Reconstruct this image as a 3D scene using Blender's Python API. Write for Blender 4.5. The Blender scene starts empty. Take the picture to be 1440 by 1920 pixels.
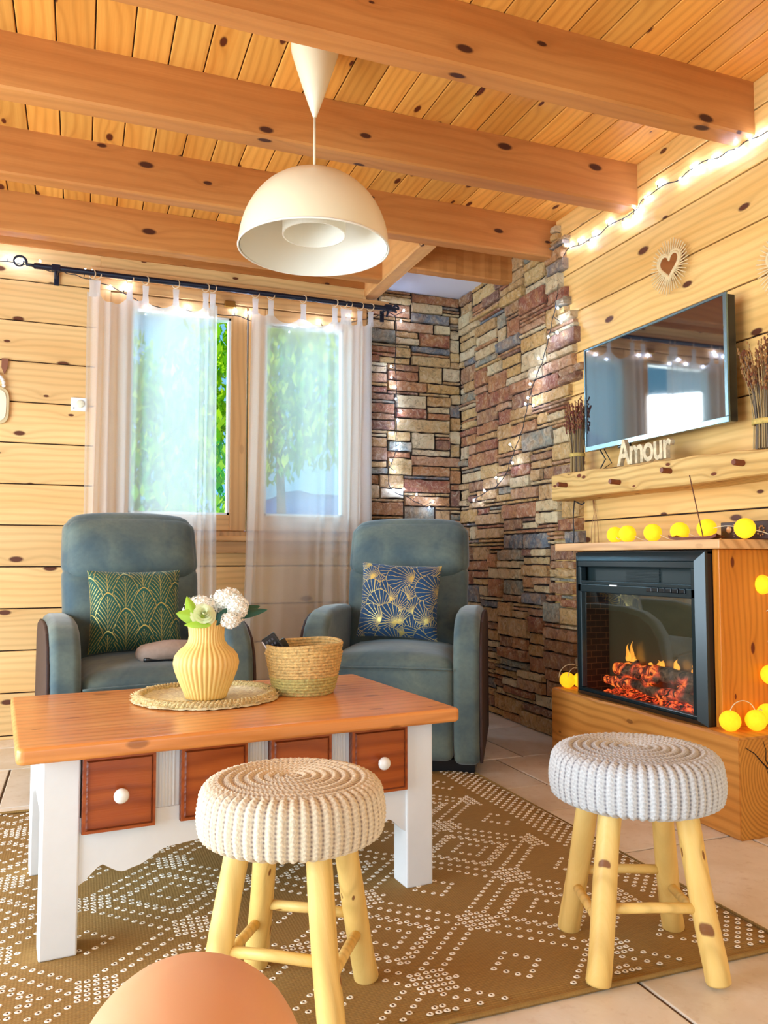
import bpy, bmesh, math, random
from mathutils import Vector, Matrix, noise
R = random.Random(7)
sc = bpy.context.scene
COL = sc.collection
PI = math.pi
sin, cos = math.sin, math.cos

# ------------------------------------------------------------------ camera, world, sun, light, exposure
FPX = 1500.0
CAMZ = 0.87
YAW = math.radians(20.774)
PIT = math.radians(3.3575)
cd = bpy.data.cameras.new('camera')
cam = bpy.data.objects.new('camera', cd)
COL.objects.link(cam)
cam.location = (0, 0, CAMZ)
cam.rotation_euler = (PI / 2 + PIT, 0, -YAW)
cd.sensor_fit = 'VERTICAL'
cd.sensor_height = 36.0
cd.lens = FPX / 1920 * 36.0
cd.clip_start = 0.02
sc.camera = cam
sc.view_settings.view_transform = 'Standard'
sc.view_settings.look = 'None'
sc.view_settings.gamma = 1
sc.view_settings.use_curve_mapping = False
sc.view_settings.exposure = 0.74

W = bpy.data.worlds.new('sky')
sc.world = W
W.use_nodes = True
wn = W.node_tree
bg = wn.nodes['Background']
bg.inputs['Color'].default_value = (0.25, 0.66, 1.0, 1)
bg.inputs['Strength'].default_value = 0.6

def lamp(name, kind, loc, rot, energy, color, size=None, size_y=None, angle=None):
    l = bpy.data.lights.new(name, kind)
    l.energy = energy
    l.color = color
    if size:
        l.shape = 'RECTANGLE'
        l.size = size
        l.size_y = size_y or size
    if angle:
        l.angle = angle
    o = bpy.data.objects.new(name, l)
    COL.objects.link(o)
    o.location = loc
    o.rotation_euler = rot
    return o
# sun from behind the house lights the garden
lamp('sun', 'SUN', (0, -8, 12), (math.radians(56), 0, math.radians(-12)), 2.4, (1, 0.94, 0.84), angle=0.03)
# added fill lamp behind the camera, and daylight of the opening to the left
lamp('rear_fill_lamp', 'AREA', (-0.3, -2.7, 1.2), (math.radians(74), 0, 0), 27, (0.76, 0.90, 1.0), 4.0, 2.0)
lamp('side_window_daylight', 'AREA', (-2.5, 1.7, 0.95), (PI / 2, 0, math.radians(-90)), 122, (0.80, 0.91, 1.0), 3.4, 1.8)
# bright sky above the garden, falling through the window in the back wall
lamp('garden_sky_daylight', 'AREA', (0.2, 6.6, 4.1), (math.radians(-52), 0, math.radians(4)), 170, (0.28, 0.68, 1.0), 4.0, 2.2)

# added lamp out of view, shining slantwise through the window onto the right wall
lamp('garden_side_lamp', 'AREA', (-1.35, 6.6, 2.0), (math.radians(-88), 0, math.radians(40)), 110, (0.90, 0.95, 1.0), 0.9, 1.1)

# ------------------------------------------------------------------ helpers
FW = Vector((sin(YAW) * cos(PIT), cos(YAW) * cos(PIT), sin(PIT)))
RT = Vector((cos(YAW), -sin(YAW), 0))
UP = RT.cross(FW)
CAM = Vector((0, 0, CAMZ))
def ray(u, v):
    return FW + RT * ((u - 720) / FPX) - UP * ((v - 960) / FPX)
def on_x(u, v, x):
    d = ray(u, v); return CAM + d * (x / d.x)
def on_y(u, v, y):
    d = ray(u, v); return CAM + d * (y / d.y)
def on_z(u, v, z):
    d = ray(u, v); return CAM + d * ((z - CAMZ) / d.z)

def tag(o, label=None, cat=None, group=None, kind=None):
    if label: o['label'] = label
    if cat: o['category'] = cat
    if group: o['group'] = group
    if kind: o['kind'] = kind
    return o

def empty(name, loc=(0, 0, 0), rz=0.0, label=None, cat=None, group=None):
    o = bpy.data.objects.new(name, None)
    COL.objects.link(o)
    o.location = loc
    o.rotation_euler = (0, 0, rz)
    return tag(o, label, cat, group)

class MB:
    def __init__(s):
        s.bm = bmesh.new()
        s.mi = 0
        s.mat = Matrix.Identity(4)
    def v(s, p):
        return s.bm.verts.new(s.mat @ Vector(p))
    def f(s, vs, mi=None):
        try:
            fc = s.bm.faces.new(vs)
            fc.material_index = s.mi if mi is None else mi
            return fc
        except ValueError:
            return None
    def box(s, lo, hi, j=0.0):
        x0, y0, z0 = lo; x1, y1, z1 = hi
        P = [(x0,y0,z0),(x1,y0,z0),(x1,y1,z0),(x0,y1,z0),(x0,y0,z1),(x1,y0,z1),(x1,y1,z1),(x0,y1,z1)]
        if j: P = [tuple(c + R.uniform(-j, j) for c in p) for p in P]
        v = [s.v(p) for p in P]
        for q in ((0,3,2,1),(4,5,6,7),(0,1,5,4),(1,2,6,5),(2,3,7,6),(3,0,4,7)):
            s.f([v[i] for i in q])
        return s
    def grid(s, fn, nu, nv, wrapu=False, wrapv=False, flip=False):
        vs = [[s.v(fn(i / nu, j / nv)) for j in range(nv + (0 if wrapv else 1))] for i in range(nu + (0 if wrapu else 1))]
        NU, NV = len(vs), len(vs[0])
        for i in range(nu):
            for j in range(nv):
                a = vs[i][j]; b = vs[(i + 1) % NU][j]; c = vs[(i + 1) % NU][(j + 1) % NV]; d = vs[i][(j + 1) % NV]
                s.f([a, d, c, b] if flip else [a, b, c, d])
        return vs
    def lathe(s, prof, n=32, c=(0, 0, 0), mod=None, cap0=False, cap1=False):
        rings = []
        for (r, z) in prof:
            ring = []
            for k in range(n):
                a = 2 * PI * k / n
                rr = r * (mod(a, z) if mod else 1)
                ring.append(s.v((c[0] + rr * cos(a), c[1] + rr * sin(a), c[2] + z)))
            rings.append(ring)
        for i in range(len(rings) - 1):
            for k in range(n):
                s.f([rings[i][k], rings[i][(k + 1) % n], rings[i + 1][(k + 1) % n], rings[i + 1][k]])
        if cap0: s.f(rings[0][::-1])
        if cap1: s.f(rings[-1])
        return s
    def tube(s, pts, r, n=8, closed=False, cap=True, rr=None):
        pts = [Vector(p) for p in pts]
        m = len(pts)
        rings = []
        prev = None
        for i, p in enumerate(pts):
            if closed: t = pts[(i + 1) % m] - pts[(i - 1) % m]
            else: t = pts[min(i + 1, m - 1)] - pts[max(i - 1, 0)]
            if t.length < 1e-9: t = Vector((0, 0, 1))
            t.normalize()
            if prev is None:
                a = Vector((0, 0, 1)) if abs(t.z) < 0.9 else Vector((1, 0, 0))
                e = t.cross(a).normalized()
            else:
                e = (prev - t * prev.dot(t))
                e = e.normalized() if e.length > 1e-6 else t.orthogonal().normalized()
            prev = e
            b = t.cross(e)
            q = rr[i] if rr else r
            rings.append([s.v(p + (e * cos(2 * PI * k / n) + b * sin(2 * PI * k / n)) * q) for k in range(n)])
        for i in range(m if closed else m - 1):
            A, B = rings[i], rings[(i + 1) % m]
            for k in range(n):
                s.f([A[k], A[(k + 1) % n], B[(k + 1) % n], B[k]])
        if cap and not closed:
            s.f(rings[0][::-1]); s.f(rings[-1])
        return s
    def ball(s, c, r, nu=12, nv=8, sc3=(1, 1, 1), fn=None):
        c = Vector(c)
        top = s.v(c + Vector((0, 0, r * sc3[2]))); bot = s.v(c - Vector((0, 0, r * sc3[2])))
        rings = []
        for j in range(1, nv):
            th = PI * j / nv
            ring = []
            for k in range(nu):
                a = 2 * PI * k / nu
                d = Vector((sin(th) * cos(a) * sc3[0], sin(th) * sin(a) * sc3[1], cos(th) * sc3[2]))
                ring.append(s.v(c + d * r * (fn(d) if fn else 1)))
            rings.append(ring)
        for k in range(nu):
            s.f([top, rings[0][k], rings[0][(k + 1) % nu]])
            s.f([bot, rings[-1][(k + 1) % nu], rings[-1][k]])
            for j in range(len(rings) - 1):
                s.f([rings[j][k], rings[j + 1][k], rings[j + 1][(k + 1) % nu], rings[j][(k + 1) % nu]])
        return s
    def prism(s, poly, h0, h1, to3):
        """poly: 2D outline, to3(a,b,h)->3D"""
        A = [s.v(to3(a, b, h0)) for a, b in poly]
        B = [s.v(to3(a, b, h1)) for a, b in poly]
        s.f(A[::-1]); s.f(B)
        n = len(poly)
        for i in range(n):
            s.f([A[i], A[(i + 1) % n], B[(i + 1) % n], B[i]])
        return s
    def rbox(s, c, h, r, puff=(0, 0, 0), n=10, fn=None):
        c = Vector(c)
        vm = {}
        def pt(q):
            key = tuple(round(a, 5) for a in q)
            if key in vm: return vm[key]
            P = Vector((q[0] * h[0], q[1] * h[1], q[2] * h[2]))
            I = Vector([max(-(h[k] - r), min(h[k] - r, P[k])) for k in range(3)])
            d = P - I
            O = I + (d.normalized() * r if d.length > 1e-9 else d)
            for k in range(3):
                a, b = [m for m in range(3) if m != k]
                O[k] += q[k] * puff[k] * (1 - q[a] ** 2) * (1 - q[b] ** 2)
            if fn: O = Vector(fn(O, q))
            vv = s.v(c + O)
            vm[key] = vv
            return vv
        # spacing denser near the edges
        T = [sin((i / n - 0.5) * PI) for i in range(n + 1)]
        for ax in range(3):
            for sg in (-1, 1):
                a, b = [(1, 2), (2, 0), (0, 1)][ax]
                for i in range(n):
                    for j in range(n):
                        qs = []
                        for (u, w) in ((i, j), (i + 1, j), (i + 1, j + 1), (i, j + 1)):
                            q = [0, 0, 0]; q[ax] = sg; q[a] = T[u]; q[b] = T[w]
                            qs.append(pt(q))
                        if sg < 0: qs.reverse()
                        s.f(qs)
        return s
    def build(s, name, mats, parent=None, smooth=False, bevel=0, seg=2, sub=0, kind=None, auto=None):
        me = bpy.data.meshes.new(name)
        s.bm.normal_update()
        s.bm.to_mesh(me)
        s.bm.free()
        if not isinstance(mats, (list, tuple)): mats = [mats]
        for m in mats: me.materials.append(m)
        if smooth:
            me.polygons.foreach_set('use_smooth', [True] * len(me.polygons))
        o = bpy.data.objects.new(name, me)
        COL.objects.link(o)
        if parent: o.parent = parent
        if bevel:
            b = o.modifiers.new('bevel', 'BEVEL'); b.width = bevel; b.segments = seg; b.limit_method = 'ANGLE'; b.angle_limit = 0.6
            if seg > 2:
                me.polygons.foreach_set('use_smooth', [True] * len(me.polygons))
                w = o.modifiers.new('wn', 'WEIGHTED_NORMAL'); w.keep_sharp = False
        if sub:
            b = o.modifiers.new('sub', 'SUBSURF'); b.levels = sub; b.render_levels = sub
        if kind: o['kind'] = kind
        return o

# ------------------------------------------------------------------ materials
def lin(r, g, b):
    f = lambda c: (c / 255 / 12.92) if c / 255 <= 0.04045 else ((c / 255 + 0.055) / 1.055) ** 2.4
    return (f(r), f(g), f(b), 1)
class NT:
    def __init__(s, name):
        s.m = bpy.data.materials.new(name); s.m.use_nodes = True
        s.t = s.m.node_tree; s.N = s.t.nodes; s.L = s.t.links
        s.b = s.N['Principled BSDF']; s.out = s.N['Material Output']
    def n(s, typ, **k):
        nd = s.N.new(typ)
        for a, b in k.items(): setattr(nd, a, b)
        return nd
    def set(s, sock, v):
        if hasattr(v, 'is_linked') or isinstance(v, bpy.types.NodeSocket): s.L.new(v, sock)
        else: sock.default_value = v
    def math(s, op, a, b=0.0, c=None, clamp=False):
        nd = s.n('ShaderNodeMath', operation=op, use_clamp=clamp)
        s.set(nd.inputs[0], a); s.set(nd.inputs[1], b)
        if c is not None: s.set(nd.inputs[2], c)
        return nd.outputs[0]
    def mix(s, fac, a, b, mode='MIX'):
        nd = s.n('ShaderNodeMix', data_type='RGBA', blend_type=mode)
        s.set(nd.inputs[0], fac); s.set(nd.inputs[6], a); s.set(nd.inputs[7], b)
        return nd.outputs[2]
    def comb(s, x, y, z=0.0):
        nd = s.n('ShaderNodeCombineXYZ')
        s.set(nd.inputs[0], x); s.set(nd.inputs[1], y); s.set(nd.inputs[2], z)
        return nd.outputs[0]
    def coords(s, kind='Object'):
        return s.n('ShaderNodeTexCoord').outputs[kind]
    def noise(s, vec, scale, detail=2, rough=0.5, dist=0.0, out=0):
        nd = s.n('ShaderNodeTexNoise')
        s.L.new(vec, nd.inputs['Vector'])
        nd.inputs['Scale'].default_value = scale; nd.inputs['Detail'].default_value = detail
        nd.inputs['Roughness'].default_value = rough; nd.inputs['Distortion'].default_value = dist
        return nd.outputs[out]
    def maprange(s, v, a, b, c, d):
        nd = s.n('ShaderNodeMapRange')
        s.set(nd.inputs[0], v)
        for i, q in enumerate((a, b, c, d)): nd.inputs[i + 1].default_value = q
        return nd.outputs[0]
    def ramp(s, v, stops, interp='LINEAR'):
        nd = s.n('ShaderNodeValToRGB')
        cr = nd.color_ramp; cr.interpolation = interp
        while len(cr.elements) < len(stops): cr.elements.new(0.5)
        for e, (p, c) in zip(cr.elements, stops): e.position = p; e.color = c
        s.set(nd.inputs[0], v)
        return nd.outputs[0]
    def bump(s, h, strength=0.3, dist=0.01):
        nd = s.n('ShaderNodeBump')
        nd.inputs['Strength'].default_value = strength; nd.inputs['Distance'].default_value = dist
        s.L.new(h, nd.inputs['Height']); s.L.new(nd.outputs[0], s.b.inputs['Normal'])

def flat(name, col, rough=0.5, metal=0.0, var=0.0, scale=20, bump=0.0, spec=0.5, sheen=0.0, coat=0.0):
    t = NT(name)
    t.b.inputs['Roughness'].default_value = rough; t.b.inputs['Metallic'].default_value = metal
    t.b.inputs['Specular IOR Level'].default_value = spec
    t.b.inputs['Sheen Weight'].default_value = sheen
    t.b.inputs['Coat Weight'].default_value = coat
    if var or bump:
        nz = t.noise(t.coords(), scale, 4, 0.6)
        dk = tuple(c * (1 - var) for c in col[:3]) + (1,)
        lt = tuple(min(1, c * (1 + var * 0.6)) for c in col[:3]) + (1,)
        t.L.new(t.mix(t.maprange(nz, 0.3, 0.7, 0, 1), dk, lt), t.b.inputs['Base Color'])
        if bump: t.bump(nz, bump, 0.01)
    else:
        t.b.inputs['Base Color'].default_value = col
    return t.m

def emit(name, col, strength, base=None):
    t = NT(name)
    t.b.inputs['Base Color'].default_value = base or col
    t.b.inputs['Emission Color'].default_value = col
    t.b.inputs['Emission Strength'].default_value = strength
    t.b.inputs['Roughness'].default_value = 0.6
    return t.m

def wood(name, c1, c2, ck, grain='x', s=1.0, knots=1.0, rough=0.5, line=0.5, spec=0.4, lscale=1.0, var=0.25, bumps=0.15):
    t = NT(name)
    sp = t.n('ShaderNodeSeparateXYZ'); t.L.new(t.coords(), sp.inputs[0])
    ax = {'x': 0, 'y': 1, 'z': 2}[grain]
    oth = [i for i in range(3) if i != ax]
    rnd = t.n('ShaderNodeNewGeometry').outputs['Random Per Island']
    u = t.math('MULTIPLY_ADD', sp.outputs[ax], s, t.math('MULTIPLY', rnd, 31.7))
    tt = t.math('ADD', t.math('MULTIPLY', sp.outputs[oth[0]], s), t.math('MULTIPLY', sp.outputs[oth[1]], s))
    tt = t.math('ADD', tt, t.math('MULTIPLY', rnd, 7.31))
    wob = t.noise(t.comb(t.math('MULTIPLY', u, 1.1), t.math('MULTIPLY', tt, 3.5), rnd), 1.0, 2)
    vo = t.n('ShaderNodeTexVoronoi', voronoi_dimensions='2D'); vo.inputs['Scale'].default_value = 1
    t.L.new(t.comb(t.math('MULTIPLY', u, 2.3), t.math('MULTIPLY', tt, 5.2)), vo.inputs['Vector'])
    d = vo.outputs['Distance']
    size = t.maprange(t.n('ShaderNodeSeparateColor').outputs[0], 0, 1, 1, 1)
    sepc = t.n('ShaderNodeSeparateColor'); t.L.new(vo.outputs['Color'], sepc.inputs[0])
    rad = t.maprange(sepc.outputs[0], 0, 1, 0.02, 0.095)
    kn = t.math('SUBTRACT', 1.0, t.math('DIVIDE', d, rad), clamp=True)
    kn = t.math('MULTIPLY', t.math('MULTIPLY', kn, 3.0, clamp=True), knots)
    halo = t.math('MULTIPLY', t.math('POWER', 2.718, t.math('MULTIPLY', d, -9.0)), knots)
    ph = t.math('ADD', t.math('MULTIPLY', tt, 190 * lscale), t.math('MULTIPLY', wob, 15.0))
    ph = t.math('ADD', ph, t.math('MULTIPLY', halo, 9.0))
    ln = t.math('MULTIPLY_ADD', t.math('SINE', ph), 0.5, 0.5)
    ln = t.math('POWER', ln, 2.2)
    fine = t.noise(t.comb(t.math('MULTIPLY', u, 5.0), t.math('MULTIPLY', tt, 190.0), rnd), 1.0, 3)
    big = t.noise(t.comb(t.math('MULTIPLY', u, 0.9), t.math('MULTIPLY', tt, 6.0), rnd), 1.0, 3)
    f = t.math('ADD', t.math('MULTIPLY', t.maprange(big, 0.3, 0.7, 0, 1), 0.55), t.math('MULTIPLY', fine, 0.45), clamp=True)
    col = t.mix(f, c1, c2)
    dk = tuple(a * 0.62 for a in c2[:3]) + (1,)
    col = t.mix(t.math('MULTIPLY', ln, line), col, dk)
    br = t.math('ADD', t.math('MULTIPLY', rnd, var), 1 - var * 0.5)
    col = t.mix(1.0, col, t.comb(br, br, br), 'MULTIPLY')
    col = t.mix(t.math('MULTIPLY', halo, 0.35), col, dk)
    col = t.mix(kn, col, ck)
    t.L.new(col, t.b.inputs['Base Color'])
    t.b.inputs['Roughness'].default_value = rough
    t.b.inputs['Specular IOR Level'].default_value = spec
    t.bump(t.math('ADD', ln, fine), bumps, 0.002)
    return t.m

M = {}
M['wall_wood'] = wood('wall_pine', lin(246, 208, 146), lin(226, 172, 102), lin(95, 48, 22), 'x', line=0.30, rough=0.55, var=0.16)
M['wall_wood_y'] = wood('wall_pine_side', lin(247, 208, 136), lin(226, 168, 84), lin(90, 45, 20), 'y', line=0.30, rough=0.55, var=0.16)
M['ceil_wood'] = wood('ceiling_pine', lin(240, 182, 92), lin(218, 136, 50), lin(90, 35, 12), 'y', line=0.32, rough=0.5, var=0.35)
M['beam'] = wood('beam_spruce', lin(208, 144, 78), lin(178, 106, 46), lin(70, 30, 12), 'x', line=0.22, rough=0.6, var=0.05, lscale=0.7)
M['beam_y'] = wood('beam_spruce_cross', lin(236, 182, 116), lin(216, 148, 82), lin(70, 30, 12), 'y', line=0.22, rough=0.6, var=0.05, lscale=0.7)
M['frame_wood'] = wood('window_frame_wood', lin(228, 178, 118), lin(208, 150, 92), lin(100, 50, 22), 'z', line=0.28, knots=0.2, rough=0.45)
M['frame_wood_x'] = wood('window_frame_wood_rail', lin(228, 178, 118), lin(208, 150, 92), lin(100, 50, 22), 'x', line=0.28, knots=0.2, rough=0.45)
M['hearth_wood'] = wood('hearth_oak', lin(232, 168, 86), lin(204, 124, 44), lin(80, 34, 12), 'y', s=1.5, line=0.5, lscale=0.6, rough=0.45, knots=0.6)
M['surround'] = wood('surround_pine', lin(226, 146, 52), lin(200, 110, 24), lin(110, 40, 12), 'z', s=1.4, line=0.4, rough=0.35)
M['shelf_wood'] = wood('shelf_pine', lin(232, 190, 138), lin(200, 140, 82), lin(110, 40, 12), 'y', s=1.4, line=0.55, lscale=0.5, rough=0.4, knots=0.2)
M['old_beam'] = wood('weathered_beam', lin(238, 208, 140), lin(206, 158, 84), lin(110, 52, 22), 'y', s=1.7, line=0.55, lscale=0.7, rough=0.7, bumps=0.6)
M['peg'] = flat('peg_wood', lin(120, 58, 28), 0.5, var=0.3, scale=60)
M['table_top'] = wood('table_pine_varnished', lin(236, 168, 98), lin(212, 126, 58), lin(90, 34, 12), 'x', s=1.3, line=0.35, lscale=0.6, rough=0.22, knots=0.5, spec=0.5)
M['drawer'] = wood('drawer_pine_varnished', lin(190, 100, 40), lin(160, 66, 20), lin(80, 26, 8), 'x', s=2.0, line=0.55, lscale=0.4, rough=0.28, knots=0.3)
M['drawer_edge'] = wood('drawer_edge_dark', lin(140, 66, 28), lin(104, 40, 14), lin(60, 20, 8), 'x', s=2.0, line=0.4, rough=0.3, knots=0.0)
M['white_paint'] = flat('white_paint', lin(238, 240, 240), 0.4, var=0.04, scale=8)
M['porcelain'] = flat('porcelain', lin(250, 248, 240), 0.12, coat=0.5)
M['pole_wood'] = wood('stool_leg_wood', lin(246, 212, 134), lin(228, 182, 92), lin(120, 62, 24), 'z', s=2.3, line=0.36, lscale=0.4, rough=0.45, knots=0.9)
M['white_plaster'] = flat('white_plaster', lin(225, 225, 235), 0.8)
M['black_metal'] = flat('black_iron', lin(22, 26, 44), 0.4, 0.3, spec=0.5)
M['black'] = flat('black_plastic', lin(16, 20, 24), 0.28, spec=0.6)
M['dark_gap'] = flat('dark_gap', lin(40, 24, 14), 0.9)
M['lamp_white'] = flat('lamp_cream_metal', lin(238, 226, 192), 0.35, coat=0.2)
M['lamp_inner'] = flat('lamp_white_inner', lin(236, 232, 218), 0.4)
M['cord_white'] = flat('cord_white', lin(235, 220, 185), 0.6)
M['wood_ring'] = flat('ring_wood', lin(210, 178, 140), 0.5, var=0.2)
M['foliage'] = None

def stone_mat():
    t = NT('ledge_stone')
    rnd = t.n('ShaderNodeNewGeometry').outputs['Random Per Island']
    cs = [(232,204,156),(186,122,84),(218,176,124),(150,104,86),(238,216,170),(202,140,92),(152,154,140),(224,178,108),(168,122,92),(232,194,130),(122,130,140),(206,154,116),(240,220,180),(166,96,70),(222,188,132),(208,162,104)]
    st = [(i / len(cs), lin(*c)) for i, c in enumerate(cs)]
    col = t.ramp(rnd, st, 'CONSTANT')
    co = t.coords()
    off = t.n('ShaderNodeVectorMath', operation='ADD'); t.L.new(co, off.inputs[0]); t.L.new(t.comb(t.math('MULTIPLY', rnd, 40.0), rnd, 0.0), off.inputs[1])
    n1 = t.noise(off.outputs[0], 30, 7, 0.75, 1.0)
    n2 = t.noise(off.outputs[0], 9, 5, 0.65, 0.8)
    col = t.mix(t.maprange(n2, 0.42, 0.68, 0, 0.6), col, lin(216, 160, 92))
    col = t.mix(t.maprange(n1, 0.50, 0.66, 0, 0.6), col, lin(236, 218, 184))
    col = t.mix(t.maprange(n1, 0.34, 0.47, 0.6, 0), col, lin(72, 52, 44))
    t.L.new(col, t.b.inputs['Base Color'])
    t.b.inputs['Roughness'].default_value = 0.72
    t.bump(n1, 1.0, 0.02)
    return t.m
M['stone'] = stone_mat()

def tile_mat():
    t = NT('floor_tile')
    rnd = t.n('ShaderNodeNewGeometry').outputs['Random Per Island']
    co = t.coords()
    n1 = t.noise(co, 5, 5, 0.6, 0.4)
    n2 = t.noise(co, 30, 4, 0.6)
    col = t.mix(t.maprange(n1, 0.3, 0.7, 0, 1), lin(242, 234, 220), lin(220, 206, 184))
    col = t.mix(t.maprange(n2, 0.55, 0.75, 0, 0.35), col, lin(180, 148, 108))
    br = t.math('MULTIPLY_ADD', rnd, 0.22, 0.88)
    col = t.mix(1.0, col, t.comb(br, br, br), 'MULTIPLY')
    t.L.new(col, t.b.inputs['Base Color'])
    t.b.inputs['Roughness'].default_value = 0.38
    t.bump(n1, 0.25, 0.01)
    return t.m
M['tile'] = tile_mat()
M['grout'] = flat('grout', lin(92, 68, 46), 0.9)

def velvet_mat():
    t = NT('blue_grey_suede')
    co = t.coords()
    n1 = t.noise(co, 5.5, 3, 0.55, 0.8)
    n2 = t.noise(co, 60, 3, 0.6)
    col = t.mix(t.maprange(n1, 0.25, 0.75, 0, 1), lin(60, 84, 94), lin(112, 126, 114))
    col = t.mix(t.maprange(n2, 0.4, 0.7, 0, 0.2), col, lin(40, 56, 66))
    t.L.new(col, t.b.inputs['Base Color'])
    t.b.inputs['Roughness'].default_value = 0.75
    t.b.inputs['Sheen Weight'].default_value = 0.35
    t.b.inputs['Sheen Roughness'].default_value = 0.4
    t.bump(n1, 0.15, 0.02)
    return t.m
M['suede'] = velvet_mat()
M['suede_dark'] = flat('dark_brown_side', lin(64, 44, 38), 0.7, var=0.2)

def curtain_mat():
    t = NT('sheer_linen')
    co = t.coords()
    sp = t.n('ShaderNodeSeparateXYZ'); t.L.new(co, sp.inputs[0])
    wv = t.noise(t.comb(t.math('MULTIPLY', sp.outputs[0], 700), 0.0, t.math('MULTIPLY', sp.outputs[2], 300)), 1, 2)
    tr = t.n('ShaderNodeBsdfTransparent'); tr.inputs[0].default_value = (1, 1, 1, 1)
    tl = t.n('ShaderNodeBsdfTranslucent'); tl.inputs[0].default_value = (0.72, 0.74, 0.74, 1)
    df = t.n('ShaderNodeBsdfDiffuse'); df.inputs[0].default_value = (0.95, 0.93, 0.90, 1)
    m1 = t.n('ShaderNodeMixShader'); m1.inputs[0].default_value = 0.45
    t.L.new(tl.outputs[0], m1.inputs[1]); t.L.new(df.outputs[0], m1.inputs[2])
    m2 = t.n('ShaderNodeMixShader')
    t.L.new(t.maprange(wv, 0.3, 0.7, 0.52, 0.62), m2.inputs[0])
    t.L.new(tr.outputs[0], m2.inputs[1]); t.L.new(m1.outputs[0], m2.inputs[2])
    t.L.new(m2.outputs[0], t.out.inputs[0])
    return t.m
M['sheer'] = curtain_mat()
def glass_mat(name, refl=0.08, tint=(0.97, 1, 1, 1), rough=0.02):
    t = NT(name)
    tr = t.n('ShaderNodeBsdfTransparent'); tr.inputs[0].default_value = tint
    gl = t.n('ShaderNodeBsdfGlossy'); gl.inputs['Roughness'].default_value = rough
    mx = t.n('ShaderNodeMixShader'); mx.inputs[0].default_value = refl
    t.L.new(tr.outputs[0], mx.inputs[1]); t.L.new(gl.outputs[0], mx.inputs[2]); t.L.new(mx.outputs[0], t.out.inputs[0])
    return t.m
M['glass'] = glass_mat('window_glass', 0.04)
M['fire_glass'] = glass_mat('fire_glass', 0.16, (0.9, 0.9, 0.88, 1))
M['screen_ior'] = None
M['mirror'] = flat('mirror_glass', (0.85, 0.85, 0.85, 1), 0.03, 1.0)
M['screen'] = flat('tv_screen', (0.004, 0.006, 0.012, 1), 0.035, spec=1.0, coat=1.0)
M['screen'].node_tree.nodes['Principled BSDF'].inputs['IOR'].default_value = 2.0
M['led'] = emit('led_white', (0.50, 0.66, 1, 1), 125)
M['cable'] = flat('dark_cable', lin(26, 30, 40), 0.5)
M['ball_yellow'] = emit('yellow_ball', (1.0, 0.60, 0.02, 1), 1.25, lin(250, 190, 20))

# ------------------------------------------------------------------ room shell
XW, YW = 2.22, 4.30          # wooden side wall, wooden window wall
XS, YS = 2.185, 4.44         # stone faces
ZC = 2.575
BZ0, BP = 0.018, 0.2035      # board pitch
def boards(mb, p0, p1, pitch, start, fn, lo, hi, gap=0.003):
    z = start
    while z < p1:
        a, b = max(z + gap, p0), min(z + pitch - gap, p1)
        if b - a > 0.01: fn(mb, a, b)
        z += pitch
# back wall: boards broken by the window opening
WX0, WX1, WZ0, WZ1 = 0.07, 1.50, 0.985, 2.33
mb = MB()
def bw(mb, a, b):
    if b < WZ0 or a > WZ1:
        mb.box((-2.62, YW, a), (1.52, YW + 0.03, b)); return
    mb.box((-2.62, YW, a), (WX0, YW + 0.03, b)); mb.box((WX1, YW, a), (1.52, YW + 0.03, b))
    if a < WZ0 - 0.01: mb.box((WX0, YW, a), (WX1, YW + 0.03, WZ0))
    if b > WZ1 + 0.01: mb.box((WX0, YW, WZ1), (WX1, YW + 0.03, b))
boards(mb, 0, ZC, BP, BZ0 - BP, bw, 0, 0)
mb.mi = 1
for (x0, x1, z0, z1) in ((-2.62, WX0, 0, ZC), (WX1, 1.52, 0, ZC), (WX0, WX1, 0, WZ0), (WX0, WX1, WZ1, ZC)):
    mb.box((x0, YW + 0.012, z0), (x1, YW + 0.15, z1))
mb.build('wall_back', [M['wall_wood'], M['dark_gap']], kind='structure', bevel=0.002, seg=1)
# side wall
mb = MB()
boards(mb, 0, ZC, BP, BZ0 - BP + 0.012, lambda m, a, b: m.box((XW, -3.0, a), (XW + 0.03, 3.6, b)), 0, 0)
mb.mi = 1
mb.box((XW + 0.012, -3.0, 0), (XW + 0.14, YS + 0.12, ZC))
mb.build('wall_right', [M['wall_wood_y'], M['dark_gap']], kind='structure', bevel=0.002, seg=1)
mb = MB()
boards(mb, 0, ZC, BP, BZ0 - BP, lambda m, a, b: (m.box((-2.65, 3.6, a), (-2.62, YW, b)), m.box((-2.65, -3, a), (-2.62, -1.0, b))), 0, 0)
mb.build('wall_left', [M['wall_wood_y']], kind='structure')

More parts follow.
